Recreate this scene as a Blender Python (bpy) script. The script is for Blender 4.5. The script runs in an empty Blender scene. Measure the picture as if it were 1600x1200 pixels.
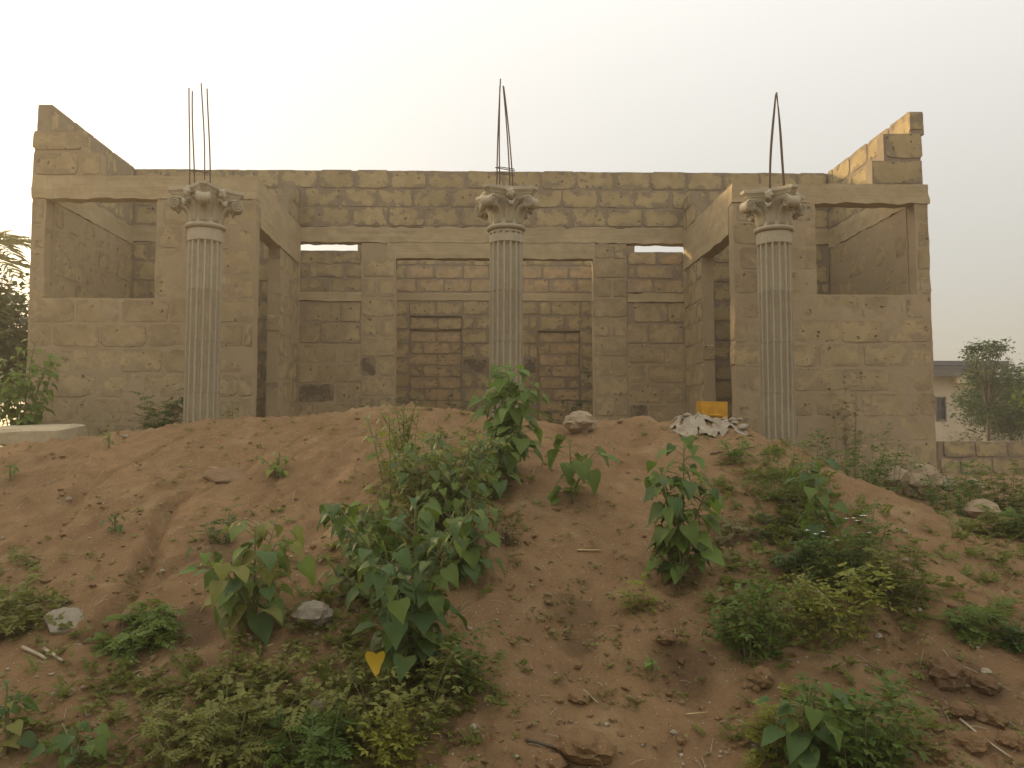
import bpy, bmesh, math, random
import numpy as np
from mathutils import Vector, Matrix, Euler
R = math.radians
random.seed(7)
rng = np.random.default_rng(11)
S = bpy.context.scene
COL = S.collection

# ------------------------------------------------------------------ camera, sky, sun, exposure
EYE = 1.5
F = 1250.0
YAW, PITCH, SHIFT = math.atan(25 / F), math.atan(78 / F), 25
cam = bpy.data.objects.new('camera', bpy.data.cameras.new('camera'))
COL.objects.link(cam)
cam.location = (0, 0, EYE)
cam.rotation_euler = (math.pi / 2 + PITCH, 0, -YAW)
cam.data.sensor_width = 36
cam.data.lens = 36 * F / 1600
cam.data.shift_x = SHIFT / 1600
cam.data.clip_start = 0.05
cam.data.clip_end = 3000
S.camera = cam

SUN_AZ, SUN_EL = 53, 15.5          # degrees to the left of straight ahead, degrees above the horizon
W = bpy.data.worlds.new('World'); S.world = W; W.use_nodes = True
wn = W.node_tree.nodes; wl = W.node_tree.links
sky = wn.new('ShaderNodeTexSky'); sky.sky_type = 'NISHITA'; sky.sun_disc = False
sky.sun_elevation = R(SUN_EL); sky.sun_rotation = R(-SUN_AZ)
sky.air_density = 1.0; sky.dust_density = 6.0; sky.ozone_density = 1.0
wl.new(sky.outputs[0], wn['Background'].inputs[0])
wn['Background'].inputs[1].default_value = 0.066
# the thick dusty air of the day: an even pale veil over the whole sky
veil = wn.new('ShaderNodeBackground')
tc = wn.new('ShaderNodeTexCoord'); sx = wn.new('ShaderNodeSeparateXYZ'); wl.new(tc.outputs['Generated'], sx.inputs[0])
up = wn.new('ShaderNodeMapRange'); up.interpolation_type = 'SMOOTHSTEP'; wl.new(sx.outputs[2], up.inputs[0])
up.inputs[1].default_value = .0; up.inputs[2].default_value = 1.0; up.inputs[3].default_value = 0; up.inputs[4].default_value = 1
vc = wn.new('ShaderNodeMix'); vc.data_type = 'RGBA'; wl.new(up.outputs[0], vc.inputs[0])
vc.inputs[6].default_value = (.385, .352, .30, 1); vc.inputs[7].default_value = (1.12, 1.075, .97, 1)   # dust-brown at the horizon, paler overhead
wl.new(vc.outputs[2], veil.inputs[0]); veil.inputs[1].default_value = 1.0
addw = wn.new('ShaderNodeAddShader')
wl.new(wn['Background'].outputs[0], addw.inputs[0]); wl.new(veil.outputs[0], addw.inputs[1])
wl.new(addw.outputs[0], wn['World Output'].inputs[0])
sl = bpy.data.lights.new('sun', 'SUN'); sl.energy = 3.4; sl.angle = R(5); sl.color = (1.0, 0.74, 0.42)
so = bpy.data.objects.new('sun', sl); COL.objects.link(so)
tosun = Vector((-math.sin(R(SUN_AZ)) * math.cos(R(SUN_EL)), math.cos(R(SUN_AZ)) * math.cos(R(SUN_EL)), math.sin(R(SUN_EL))))
so.rotation_euler = tosun.to_track_quat('Z', 'Y').to_euler()
so.location = (-10, 10, 10)
S.view_settings.view_transform = 'Standard'; S.view_settings.look = 'None'
S.view_settings.exposure = 0.26; S.view_settings.gamma = 1.0
S.view_settings.use_curve_mapping = False
S.render.engine = 'CYCLES'
S.cycles.max_bounces = 6

# ------------------------------------------------------------------ helpers
CR = Euler((math.pi / 2 + PITCH, 0, -YAW)).to_matrix()
def ray(px, py):
    return CR @ Vector(((px - 800 + SHIFT) / F, (600 - py) / F, -1))
def P(px, py, Y):
    d = ray(px, py); t = Y / d.y
    return Vector((d.x * t, Y, EYE + d.z * t))

def vnoise(p, seed=0):
    p = np.asarray(p, float); i = np.floor(p).astype(np.int64); f = p - i; f = f * f * (3 - 2 * f)
    def h(a, b, c):
        n = (a * 374761393 + b * 668265263 + c * 2147483647 + seed * 1274126177) & 0xffffffff
        n = ((n ^ (n >> 13)) * 1274126177) & 0xffffffff
        n = ((n ^ (n >> 16)) * 2246822519) & 0xffffffff
        return ((n ^ (n >> 15)) & 0xffff) / 32767.5 - 1
    r = 0
    for dx in (0, 1):
        wx = f[..., 0] if dx else 1 - f[..., 0]
        for dy in (0, 1):
            wy = f[..., 1] if dy else 1 - f[..., 1]
            for dz in (0, 1):
                wz = f[..., 2] if dz else 1 - f[..., 2]
                r = r + wx * wy * wz * h(i[..., 0] + dx, i[..., 1] + dy, i[..., 2] + dz)
    return r
def fbm(p, octv=3, seed=0):
    p = np.asarray(p, float); a, s, t = 1.0, 0, 0
    for k in range(octv):
        s = s + a * vnoise(p * 2 ** k + 17.3 * k, seed + k); t += a; a *= .5
    return s / t

class MB:
    """collects vertices and faces of ONE mesh"""
    def __init__(s): s.v, s.f, s.n = [], [], 0
    def add(s, v, f):
        v = np.asarray(v, float).reshape(-1, 3)
        s.v.append(v); o = s.n
        s.f.extend([tuple(i + o for i in q) for q in f]); s.n += len(v)
    def tube(s, pts, rad, n=5, cap=True):
        pts = [Vector(p) for p in pts]; k = len(pts)
        rad = rad if hasattr(rad, '__len__') else [rad] * k
        vs = []; up = Vector((.31, .2, .93))
        for i, p in enumerate(pts):
            d = (pts[min(i + 1, k - 1)] - pts[max(i - 1, 0)])
            d = d.normalized() if d.length > 1e-9 else Vector((0, 0, 1))
            a = d.cross(up)
            if a.length < .05: a = d.cross(Vector((1, 0, 0)))
            a.normalize(); b = d.cross(a)
            for j in range(n):
                t = 2 * math.pi * j / n
                vs.append(p + (a * math.cos(t) + b * math.sin(t)) * rad[i])
        fs = [(i * n + j, i * n + (j + 1) % n, (i + 1) * n + (j + 1) % n, (i + 1) * n + j) for i in range(k - 1) for j in range(n)]
        if cap: fs += [tuple(range(n))[::-1], tuple((k - 1) * n + j for j in range(n))]
        s.add(vs, fs)
    def box(s, x0, x1, y0, y1, z0, z1):
        v = [(x, y, z) for z in (z0, z1) for y in (y0, y1) for x in (x0, x1)]
        s.add(v, [(0, 2, 3, 1), (4, 5, 7, 6), (0, 1, 5, 4), (2, 6, 7, 3), (0, 4, 6, 2), (1, 3, 7, 5)])
    def rough_box(s, x0, x1, y0, y1, z0, z1, res=.07, amp=.006, freq=9, seed=0):
        lo = np.array([x0, y0, z0]); hi = np.array([x1, y1, z1]); n = np.maximum(1, np.round((hi - lo) / res)).astype(int)
        for ax in range(3):
            a, b = (ax + 1) % 3, (ax + 2) % 3
            for side in (0, 1):
                A, B = np.meshgrid(np.linspace(lo[a], hi[a], n[a] + 1), np.linspace(lo[b], hi[b], n[b] + 1), indexing='ij')
                v = np.zeros(A.shape + (3,)); v[..., a] = A; v[..., b] = B; v[..., ax] = hi[ax] if side else lo[ax]
                v = v.reshape(-1, 3); w = n[b] + 1
                d = np.stack([fbm(v * freq, 3, seed + k * 7) for k in range(3)], 1)
                v = v + d * amp
                fs = []
                for i in range(n[a]):
                    for j in range(n[b]):
                        q = (i * w + j, (i + 1) * w + j, (i + 1) * w + j + 1, i * w + j + 1)
                        fs.append(q if side else q[::-1])
                s.add(v, fs)
    def mesh(s, name, smooth=False):
        me = bpy.data.meshes.new(name)
        v = np.concatenate(s.v) if s.v else np.zeros((0, 3))
        me.from_pydata(v.tolist(), [], s.f)
        if smooth: me.polygons.foreach_set('use_smooth', [True] * len(me.polygons))
        return me
    def build(s, name, mat, parent=None, smooth=False, kind=None, world=True):
        me = s.mesh(name, smooth)
        if world and parent is not None:
            o = wpos(parent); me.transform(Matrix.Translation(-o))
        me.materials.append(mat)
        return link(name, me, parent, kind=kind)

def wpos(o):
    p = Vector(o.location)
    while o.parent: o = o.parent; p += Vector(o.location)
    return p
def link(name, data, parent=None, loc=(0, 0, 0), rot=None, kind=None):
    o = bpy.data.objects.new(name, data); COL.objects.link(o); o.location = loc
    if rot is not None: o.rotation_euler = rot
    if parent is not None: o.parent = parent
    if kind: o['kind'] = kind
    return o
def tag(o, label, cat, group=None):
    o['label'] = label; o['category'] = cat
    if group: o['group'] = group
    return o
def thing(name, label, cat, loc, group=None):
    return tag(link(name, None, None, loc), label, cat, group)

# ------------------------------------------------------------------ materials
def newmat(name):
    m = bpy.data.materials.new(name); m.use_nodes = True
    nt = m.node_tree; return m, nt, nt.nodes['Principled BSDF']
class N:
    def __init__(s, nt): s.nt = nt
    def __call__(s, t, **kw):
        n = s.nt.nodes.new('ShaderNode' + t)
        for k, v in kw.items():
            if k.startswith('i_'):
                key = k[2:]; key = int(key) if key.isdigit() else key.replace('_', ' ')
                if hasattr(v, 'is_output'): s.nt.links.new(v, n.inputs[key])
                else: n.inputs[key].default_value = v
            else: setattr(n, k, v)
        return n
    def math(s, op, a, b=0.0, c=0.0, clamp=False):
        return s('Math', operation=op, use_clamp=clamp, i_0=a, i_1=b, i_2=c).outputs[0]
    def mix(s, f, a, b, blend='MIX'):
        n = s.nt.nodes.new('ShaderNodeMix'); n.data_type = 'RGBA'; n.blend_type = blend
        for k, v in ((0, f), (6, a), (7, b)):
            if hasattr(v, 'is_output'): s.nt.links.new(v, n.inputs[k])
            else: n.inputs[k].default_value = v if k == 0 else (tuple(v) + (1,))[:4]
        return n.outputs[2]
    def noise(s, vec, scale, detail=3, rough=.55):
        return s('TexNoise', i_Vector=vec, i_Scale=scale, i_Detail=detail, i_Roughness=rough).outputs[0]
    def rmap(s, v, a, b, c=0.0, d=1.0):
        return s('MapRange', i_0=v, i_1=a, i_2=b, i_3=c, i_4=d).outputs[0]
    def bump(s, h, strength=.5, dist=.01, normal=None):
        n = s('Bump', i_Strength=strength, i_Distance=dist, i_Height=h)
        if normal is not None: s.nt.links.new(normal, n.inputs['Normal'])
        return n.outputs[0]
def finish(nt, b, col, nrm=None, rough=.9, spec=.2):
    if hasattr(col, 'is_output'): nt.links.new(col, b.inputs['Base Color'])
    else: b.inputs['Base Color'].default_value = tuple(col) + (1,)
    if nrm is not None: nt.links.new(nrm, b.inputs['Normal'])
    b.inputs['Roughness'].default_value = rough
    b.inputs['Specular IOR Level'].default_value = spec

MORTAR = (.285, .228, .165)
def block_mat(name, c1, c2, mortar=MORTAR, edge=.028, wob=.22, stain=.35, cover=1.0):
    m, nt, b = newmat(name); n = N(nt)
    pos = n('NewGeometry').outputs['Position']
    rnd = n('ObjectInfo').outputs['Random']
    uv = n('UVMap', uv_map='pos').outputs[0]; dim = n('UVMap', uv_map='dim').outputs[0]
    a = n('SeparateXYZ', i_0=uv); d = n('SeparateXYZ', i_0=dim)
    ex = n.math('SUBTRACT', d.outputs[0], n.math('ABSOLUTE', a.outputs[0]))
    ez = n.math('SUBTRACT', d.outputs[1], n.math('ABSOLUTE', a.outputs[1]))
    e = n.math('MINIMUM', ex, ez)
    nz = n.noise(pos, 8, 5, .62)
    e2 = n.math('MULTIPLY_ADD', n.math('SUBTRACT', nz, .5), wob * 2.2, e)
    mask = n.rmap(e2, edge * .3, edge * 1.5, cover, 0)
    fine = n.noise(pos, 95, 5, .7)
    mid = n.noise(pos, 7, 4, .6)
    big = n.noise(pos, 1.3, 3, .5)
    col = n.mix(rnd, c1, c2)
    col = n.mix(n.rmap(mid, .35, .7), col, tuple(x * .72 for x in c1))
    col = n.mix(mask, col, mortar)
    col = n.mix(n.math('MULTIPLY', n.rmap(big, .42, .68), stain), col, (.17, .13, .085))
    col = n.mix(n.rmap(fine, .3, .75, 0, .5), col, tuple(x * .62 for x in c1))
    vor = n('TexVoronoi', i_Vector=pos, i_Scale=23.0, i_Randomness=1.0).outputs['Distance']
    pit = n.math('MULTIPLY', n.rmap(vor, .08, .2, 1, 0), n.rmap(n.noise(pos, 5, 2), .5, .6))
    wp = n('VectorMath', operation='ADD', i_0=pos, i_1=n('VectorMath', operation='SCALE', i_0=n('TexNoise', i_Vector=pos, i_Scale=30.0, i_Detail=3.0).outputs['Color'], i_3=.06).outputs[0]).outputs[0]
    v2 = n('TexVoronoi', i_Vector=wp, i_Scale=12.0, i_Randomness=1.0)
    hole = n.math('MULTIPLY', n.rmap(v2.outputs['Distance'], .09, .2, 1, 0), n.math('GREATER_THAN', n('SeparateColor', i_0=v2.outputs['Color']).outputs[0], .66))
    col = n.mix(n.math('MULTIPLY', hole, .55), col, (.16, .12, .08))  # shade inside the pits painted in as brown, on top of the bump
    h = n.math('SUBTRACT', n.math('MULTIPLY_ADD', mid, .8, fine), n.math('MULTIPLY_ADD', hole, 2.2, n.math('MULTIPLY', pit, 1.5)))
    finish(nt, b, col, n.bump(h, 1.0, .014), .95, .1)
    return m
def rough_mat(name, c1, c2, c3=None, scale=2.0, bump=.008, fine_scale=80, streak=0.0):
    m, nt, b = newmat(name); n = N(nt)
    pos = n('NewGeometry').outputs['Position']
    big = n.noise(pos, scale, 5, .6); fine = n.noise(pos, fine_scale, 5, .7); mid = n.noise(pos, scale * 6, 4, .6)
    col = n.mix(n.rmap(big, .35, .68), c1, c2)
    col = n.mix(n.rmap(mid, .45, .75, 0, .6), col, c3 or tuple(x * .7 for x in c1))
    col = n.mix(n.rmap(fine, .35, .8, 0, .4), col, tuple(x * .55 for x in c1))
    h = n.math('MULTIPLY_ADD', mid, 1.2, fine)
    if streak:
        mp = n('Mapping', i_Vector=pos); mp.inputs['Scale'].default_value = (.6, .6, 16)
        st = n.noise(mp.outputs[0], 1.0, 3, .6)
        h = n.math('MULTIPLY_ADD', st, streak, h)
        col = n.mix(n.rmap(st, .45, .7, 0, .45), col, tuple(x * .7 for x in c1))
    finish(nt, b, col, n.bump(h, .7, bump), .95, .1)
    return m
def plain_mat(name, c, rough=.7, spec=.3, var=.25, scale=12, bump=.003, metal=0):
    m, nt, b = newmat(name); n = N(nt)
    pos = n('NewGeometry').outputs['Position']
    z = n.noise(pos, scale, 4, .6)
    col = n.mix(n.rmap(z, .3, .75), c, tuple(x * (1 - var) for x in c))
    finish(nt, b, col, n.bump(z, .4, bump), rough, spec); b.inputs['Metallic'].default_value = metal
    return m
def leaf_mat(name, c1, c2, yellow=0.06, trans=.45):
    m, nt, b = newmat(name); n = N(nt)
    rnd = n('ObjectInfo').outputs['Random']; pos = n('NewGeometry').outputs['Position']
    z = n.noise(pos, 14, 3, .6); z2 = n.noise(pos, 3.0, 2, .5)
    f = n.math('FRACT', n.math('ADD', rnd, n.math('MULTIPLY', z, .9)))
    col = n.mix(f, c1, c2)
    col = n.mix(n.math('MULTIPLY', n.rmap(z2, .55, .72), .5), col, (.19, .17, .04))
    col = n.mix(n.math('GREATER_THAN', rnd, 1 - yellow), col, (.30, .26, .05))
    nt.links.new(col, b.inputs['Base Color']); b.inputs['Roughness'].default_value = .55
    b.inputs['Specular IOR Level'].default_value = .3
    nt.links.new(n.bump(n.noise(pos, 60, 3, .6), .35, .004), b.inputs['Normal'])
    t = n('BsdfTranslucent'); nt.links.new(n.mix(.5, col, (.16, .24, .03)), t.inputs[0])
    mx = n('MixShader', i_0=trans); nt.links.new(b.outputs[0], mx.inputs[1]); nt.links.new(t.outputs[0], mx.inputs[2])
    nt.links.new(mx.outputs[0], nt.nodes['Material Output'].inputs[0])
    return m

M = {}
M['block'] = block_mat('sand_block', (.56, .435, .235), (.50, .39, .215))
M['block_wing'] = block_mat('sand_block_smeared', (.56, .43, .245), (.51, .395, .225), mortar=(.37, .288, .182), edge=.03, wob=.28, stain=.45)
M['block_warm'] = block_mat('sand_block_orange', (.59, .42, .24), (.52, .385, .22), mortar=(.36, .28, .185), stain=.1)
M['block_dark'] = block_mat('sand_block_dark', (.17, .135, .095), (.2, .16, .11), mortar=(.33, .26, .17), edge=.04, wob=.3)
M['mortar'] = rough_mat('mortar', MORTAR, (.32, .255, .17), (.22, .18, .135), 2.2, .01)
M['mortar_wing'] = rough_mat('mortar_wing', (.41, .318, .20), (.37, .288, .182), (.33, .258, .165), 1.8, .01)
M['beam'] = rough_mat('cast_concrete', (.47, .37, .22), (.41, .325, .2), (.35, .28, .18), 1.6, .009, streak=1.5)
M['column'] = rough_mat('column_concrete', (.46, .405, .295), (.41, .36, .26), (.34, .29, .205), 2.2, .004, 90)
M['column_low'] = rough_mat('column_concrete_weathered', (.41, .355, .25), (.365, .31, .22), (.30, .25, .175), 2.2, .004, 90)
M['rust'] = plain_mat('rebar_steel', (.11, .075, .05), .8, .3, .4, 40)
M['yellow'] = plain_mat('yellow_plastic', (.58, .30, .02), .65, .3, .5, 14)
M['sack'] = rough_mat('cement_sack', (.38, .33, .255), (.27, .22, .155), (.21, .165, .11), 14, .006)
M['stone'] = rough_mat('stone', (.35, .27, .175), (.28, .215, .14), (.23, .175, .115), 5, .008)
M['slab'] = rough_mat('slab_stone', (.55, .46, .31), (.46, .38, .25), (.38, .3, .2), 4, .006)
M['greystone'] = rough_mat('grey_stone', (.28, .245, .185), (.245, .21, .155), (.2, .165, .12), 6, .006)
M['clod'] = rough_mat('soil_clod', (.24, .155, .09), (.19, .12, .07), (.15, .095, .055), 8, .008)
M['twig'] = plain_mat('pale_twig', (.40, .33, .23), .8, .2, .3, 20)
M['straw'] = plain_mat('dry_straw', (.52, .40, .20), .8, .2, .3, 20)
M['stem'] = plain_mat('green_stem', (.16, .17, .07), .7, .2, .3, 15)
M['drystem'] = plain_mat('dry_stem', (.22, .17, .09), .8, .2, .3, 15)
M['bark'] = plain_mat('bark', (.13, .10, .07), .9, .1, .4, 12, .01)
M['leaf'] = leaf_mat('leaf_green', (.085, .14, .026), (.14, .20, .036), .0)
M['leaf_bright'] = leaf_mat('leaf_bright', (.11, .19, .03), (.17, .25, .05), .004)
M['leaf_dark'] = leaf_mat('leaf_dark', (.042, .085, .022), (.07, .12, .028), .0, .28)
M['leaf_olive'] = leaf_mat('leaf_olive', (.155, .165, .036), (.22, .21, .055), .0, .4)
M['leaf_yellow'] = leaf_mat('leaf_yellowgreen', (.27, .26, .035), (.21, .22, .04), .0, .4)
M['leaf_dry'] = leaf_mat('leaf_dry', (.24, .19, .08), (.18, .16, .07), .0, .3)
M['leaf_tree'] = leaf_mat('leaf_tree', (.03, .055, .016), (.05, .08, .022), .0, .2)

# ------------------------------------------------------------------ ground: heap of soil in front of the house
crest_px = [(-400, 730, 6.6), (0, 700, 6.3), (60, 688, 6.3), (130, 681, 6.3), (250, 664, 6.3), (320, 661, 6.3), (400, 657, 6.3), (480, 653, 6.3), (560, 643, 6.25), (620, 636, 6.2),
            (700, 633, 6.2), (760, 641, 6.2), (830, 655, 6.2), (880, 662, 6.2), (960, 663, 6.2), (1080, 655, 6.2), (1160, 661, 6.1), (1200, 682, 5.9),
            (1260, 707, 5.7), (1330, 747, 5.4), (1400, 777, 5.2), (1480, 815, 5.0), (1600, 885, 4.6)]
cp = [P(*c) for c in crest_px]
cx = np.array([-40, -14] + [p.x for p in cp] + [5, 9, 30]); cy = np.array([6.6, 6.6] + [p.y for p in cp] + [4.3, 4.2, 4.2])
cz = np.array([.9, 1.1] + [p.z for p in cp] + [.72, .7, .5])
def smooth01(t): t = np.clip(t, 0, 1); return t * t * (3 - 2 * t)
def base_h(x, y):
    yc = np.interp(x, cx, cy); zc = np.interp(x, cx, cz)
    t = np.clip((yc - y) / (yc - 2.5), 0, 1)
    front = zc * (1 - t ** 1.12) ** 1.02
    base = 1.04 - .12 * smooth01((x - 3.4) / 1.2) + .1 * smooth01((-4 - x) / 2)
    base = base - .12 * smooth01((x - 2) / 1.5) * smooth01((7.4 - y) / 1.0)
    base = base + (.9 - base) * smooth01((y - 16) / 10)
    back = base + (zc - base) * np.exp(-((y - yc) / .62) ** 2 * np.where(zc > base, 1, .3))
    return np.where(y < yc, front, back)
def base_s(x, y): return float(base_h(np.array([x]), np.array([y]))[0])
def hit_base(px, py):
    d = ray(px, py); ts = np.arange(2.4, 14, .01) / d.y
    x = d.x * ts; y = d.y * ts; z = EYE + d.z * ts
    b = np.where(z < base_h(x, y))[0]
    k = b[0] if len(b) else -1
    return np.array([x[k], y[k]])
rills = [([(282, 770), (255, 792), (246, 830), (234, 872), (212, 915), (176, 955), (150, 985)], .045, .10),
         ([(150, 735), (118, 775), (100, 808), (60, 850)], .045, .05),
         ([(300, 872), (262, 893), (232, 915), (198, 940)], .03, .06),
         ([(125, 835), (100, 880), (60, 915), (10, 960)], .05, .03),
         ([(190, 760), (165, 800), (140, 850)], .05, .02),
         ([(560, 700), (500, 760), (480, 830)], .06, .03), ([(960, 800), (930, 900), (900, 990)], .08, .03),
         ([(1000, 690), (960, 780), (920, 900), (890, 1000), (870, 1100), (850, 1195)], .22, .07), ([(1340, 820), (1420, 880), (1480, 930)], .05, .03)]
rills = [([hit_base(*q) for q in pl], w, d) for pl, w, d in rills]
pits = [((1068, 1045), .13, .10), ((900, 965), .10, .05), ((900, 1010), .06, .05), ((200, 1000), .09, .04), ((1480, 1075), .16, .05), ((130, 1048), .07, .03),
        ((870, 1180), .1, .04), ((1110, 830), .14, .05), ((310, 985), .1, .05), ((1020, 790), .12, .04), ((1000, 720), .15, .035), ((1240, 850), .2, .04)]
bumps = [((318, 672), .10, .045), ((1040, 690), .2, .03), ((1000, 665), .12, .05), ((1120, 700), .15, .03), ((1030, 1000), .09, .035), ((900, 1170), .2, .05), ((850, 1190), .12, .05), ((1190, 1050), .09, .04), ((1500, 1050), .12, .06), ((1380, 780), .2, .03)]
pits = [(hit_base(*c), r, d) for c, r, d in pits]; bumps = [(hit_base(*c), r, d) for c, r, d in bumps]
def height(x, y):
    z = base_h(x, y); p = np.stack([x, y, 0 * x], -1)
    near = np.exp(-np.clip(np.abs(x) - 7, 0, None) ** 2 / 8) * np.exp(-np.clip(y - 7.5, 0, None) ** 2 / 4)
    z = z + fbm(p * np.array([1.1, .8, 1]), 2, 3) * .035
    yc = np.interp(x, cx, cy)
    front = near * smooth01((yc + .6 - y) / .5)
    z = z + front * fbm(p * 3.3, 3, 5) * .034 + near * fbm(p * 11, 3, 9) * .0135
    z = z + near * np.maximum(fbm(p * 24, 2, 21), 0) ** 2 * .05
    # faint erosion channels running down the slope, leaning to the left
    q = np.stack([(x + .45 * (yc - y) * np.where(x < 0, 1, -.5)) * 4.2 + fbm(p * 2.2, 2, 31) * .7, y * .7, 0 * x], -1)
    r = 1 - np.abs(vnoise(q, 40)); z = z - front * np.clip(r - .72, 0, 1) ** 1.2 * .14
    for pl, w, d in rills:
        wob = .03 * fbm(p * 6, 2, 77)
        best = np.full(x.shape, 9.0)
        for a, b in zip(pl[:-1], pl[1:]):
            ab = b - a; t = np.clip(((x - a[0]) * ab[0] + (y - a[1]) * ab[1]) / (ab @ ab), 0, 1)
            best = np.minimum(best, np.hypot(x - a[0] - t * ab[0], y - a[1] - t * ab[1]))
        z = z - d * np.exp(-((best + wob) / w) ** 2)
    for c, r_, d in pits: z = z - d * np.exp(-((x - c[0]) ** 2 + (y - c[1]) ** 2) / r_ ** 2 * (1 + .5 * fbm(p * 8, 2, 60)))
    for c, r_, d in bumps: z = z + d * np.exp(-((x - c[0]) ** 2 + (y - c[1]) ** 2) / r_ ** 2 * (1 + .6 * fbm(p * 9, 2, 61)))
    return z
def axis(a, b, step, far, g=1.22):
    core = list(np.arange(a, b, step)); s = step; v = a; lo = []
    while v > -far: s *= g; v -= s; lo.append(v)
    s = step; v = core[-1]; hi = []
    while v < far: s *= g; v += s; hi.append(v)
    return np.array(lo[::-1] + core + hi)
GX = axis(-4.6, 4.6, .022, 400, 1.13); GY = axis(2.9, 7.0, .022, 400, 1.13)
XX, YY = np.meshgrid(GX, GY, indexing='ij')
ZZ = height(XX, YY)
def gz(x, y):
    i = int(np.clip(np.searchsorted(GX, x) - 1, 0, len(GX) - 2)); j = int(np.clip(np.searchsorted(GY, y) - 1, 0, len(GY) - 2))
    u = (x - GX[i]) / (GX[i + 1] - GX[i]); v = (y - GY[j]) / (GY[j + 1] - GY[j])
    return float((ZZ[i, j] * (1 - u) + ZZ[i + 1, j] * u) * (1 - v) + (ZZ[i, j + 1] * (1 - u) + ZZ[i + 1, j + 1] * u) * v)
def hit(px, py):
    d = ray(px, py); y = 2.4
    while y < 40:
        t = y / d.y; x = d.x * t; z = EYE + d.z * t
        if z < gz(x, y): return Vector((x, y, gz(x, y)))
        y += .012
    return P(px, py, 7)
def onground(px, Y):
    x = P(px, 678, Y).x; return Vector((x, Y, gz(x, Y)))

def soil_mat():
    m, nt, b = newmat('soil'); n = N(nt)
    pos = n('NewGeometry').outputs['Position']
    big = n.noise(pos, .9, 4, .55); mid = n.noise(pos, 6, 5, .62); fine = n.noise(pos, 60, 6, .75); grit = n.noise(pos, 220, 3, .7)
    col = n.mix(n.rmap(big, .35, .66), (.305, .192, .098), (.257, .159, .081))
    col = n.mix(n.rmap(mid, .42, .72, 0, .75), col, (.195, .119, .06))
    col = n.mix(n.rmap(n.noise(pos, 2.6, 4, .6), .56, .7, 0, .6), col, (.38, .262, .145))
    col = n.mix(n.rmap(fine, .35, .75, 0, .5), col, (.165, .098, .048))
    v = n('TexVoronoi', i_Vector=pos, i_Scale=60.0, i_Randomness=1.0)
    peb = n.math('MULTIPLY', n.math('LESS_THAN', v.outputs['Distance'], .22), n.math('GREATER_THAN', n('SeparateColor', i_0=v.outputs['Color']).outputs[0], .86))
    col = n.mix(n.math('MULTIPLY', peb, .7), col, (.46, .38, .28))
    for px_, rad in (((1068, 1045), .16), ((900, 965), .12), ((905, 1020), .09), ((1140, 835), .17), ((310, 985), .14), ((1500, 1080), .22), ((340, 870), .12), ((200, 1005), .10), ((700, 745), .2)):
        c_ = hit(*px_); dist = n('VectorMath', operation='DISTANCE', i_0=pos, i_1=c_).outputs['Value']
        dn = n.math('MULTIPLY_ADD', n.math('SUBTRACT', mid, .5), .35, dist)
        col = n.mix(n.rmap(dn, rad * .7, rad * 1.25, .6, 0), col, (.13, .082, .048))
    far = n.rmap(n('SeparateXYZ', i_0=pos).outputs[1], 12, 30)
    col = n.mix(n.math('MULTIPLY', far, .5), col, (.17, .16, .08))
    h = n.math('MULTIPLY_ADD', grit, .25, n.math('MULTIPLY_ADD', mid, 1.6, fine)); h = n.math('MULTIPLY_ADD', peb, .25, h)
    finish(nt, b, col, n.bump(h, 1.0, .016), .97, .08)
    return m
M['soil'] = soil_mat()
nx, ny = XX.shape
me = bpy.data.meshes.new('ground')
idx = np.arange(nx * ny).reshape(nx, ny)
q = np.stack([idx[:-1, :-1], idx[1:, :-1], idx[1:, 1:], idx[:-1, 1:]], -1).reshape(-1, 4)
me.vertices.add(nx * ny); me.vertices.foreach_set('co', np.stack([XX, YY, ZZ], -1).astype(np.float32).ravel())
me.loops.add(q.size); me.loops.foreach_set('vertex_index', q.astype(np.int32).ravel())
me.polygons.add(len(q)); me.polygons.foreach_set('loop_start', np.arange(0, q.size, 4, dtype=np.int32))
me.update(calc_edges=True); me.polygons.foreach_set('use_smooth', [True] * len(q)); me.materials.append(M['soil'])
link('ground', me, None, kind='structure')

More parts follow.
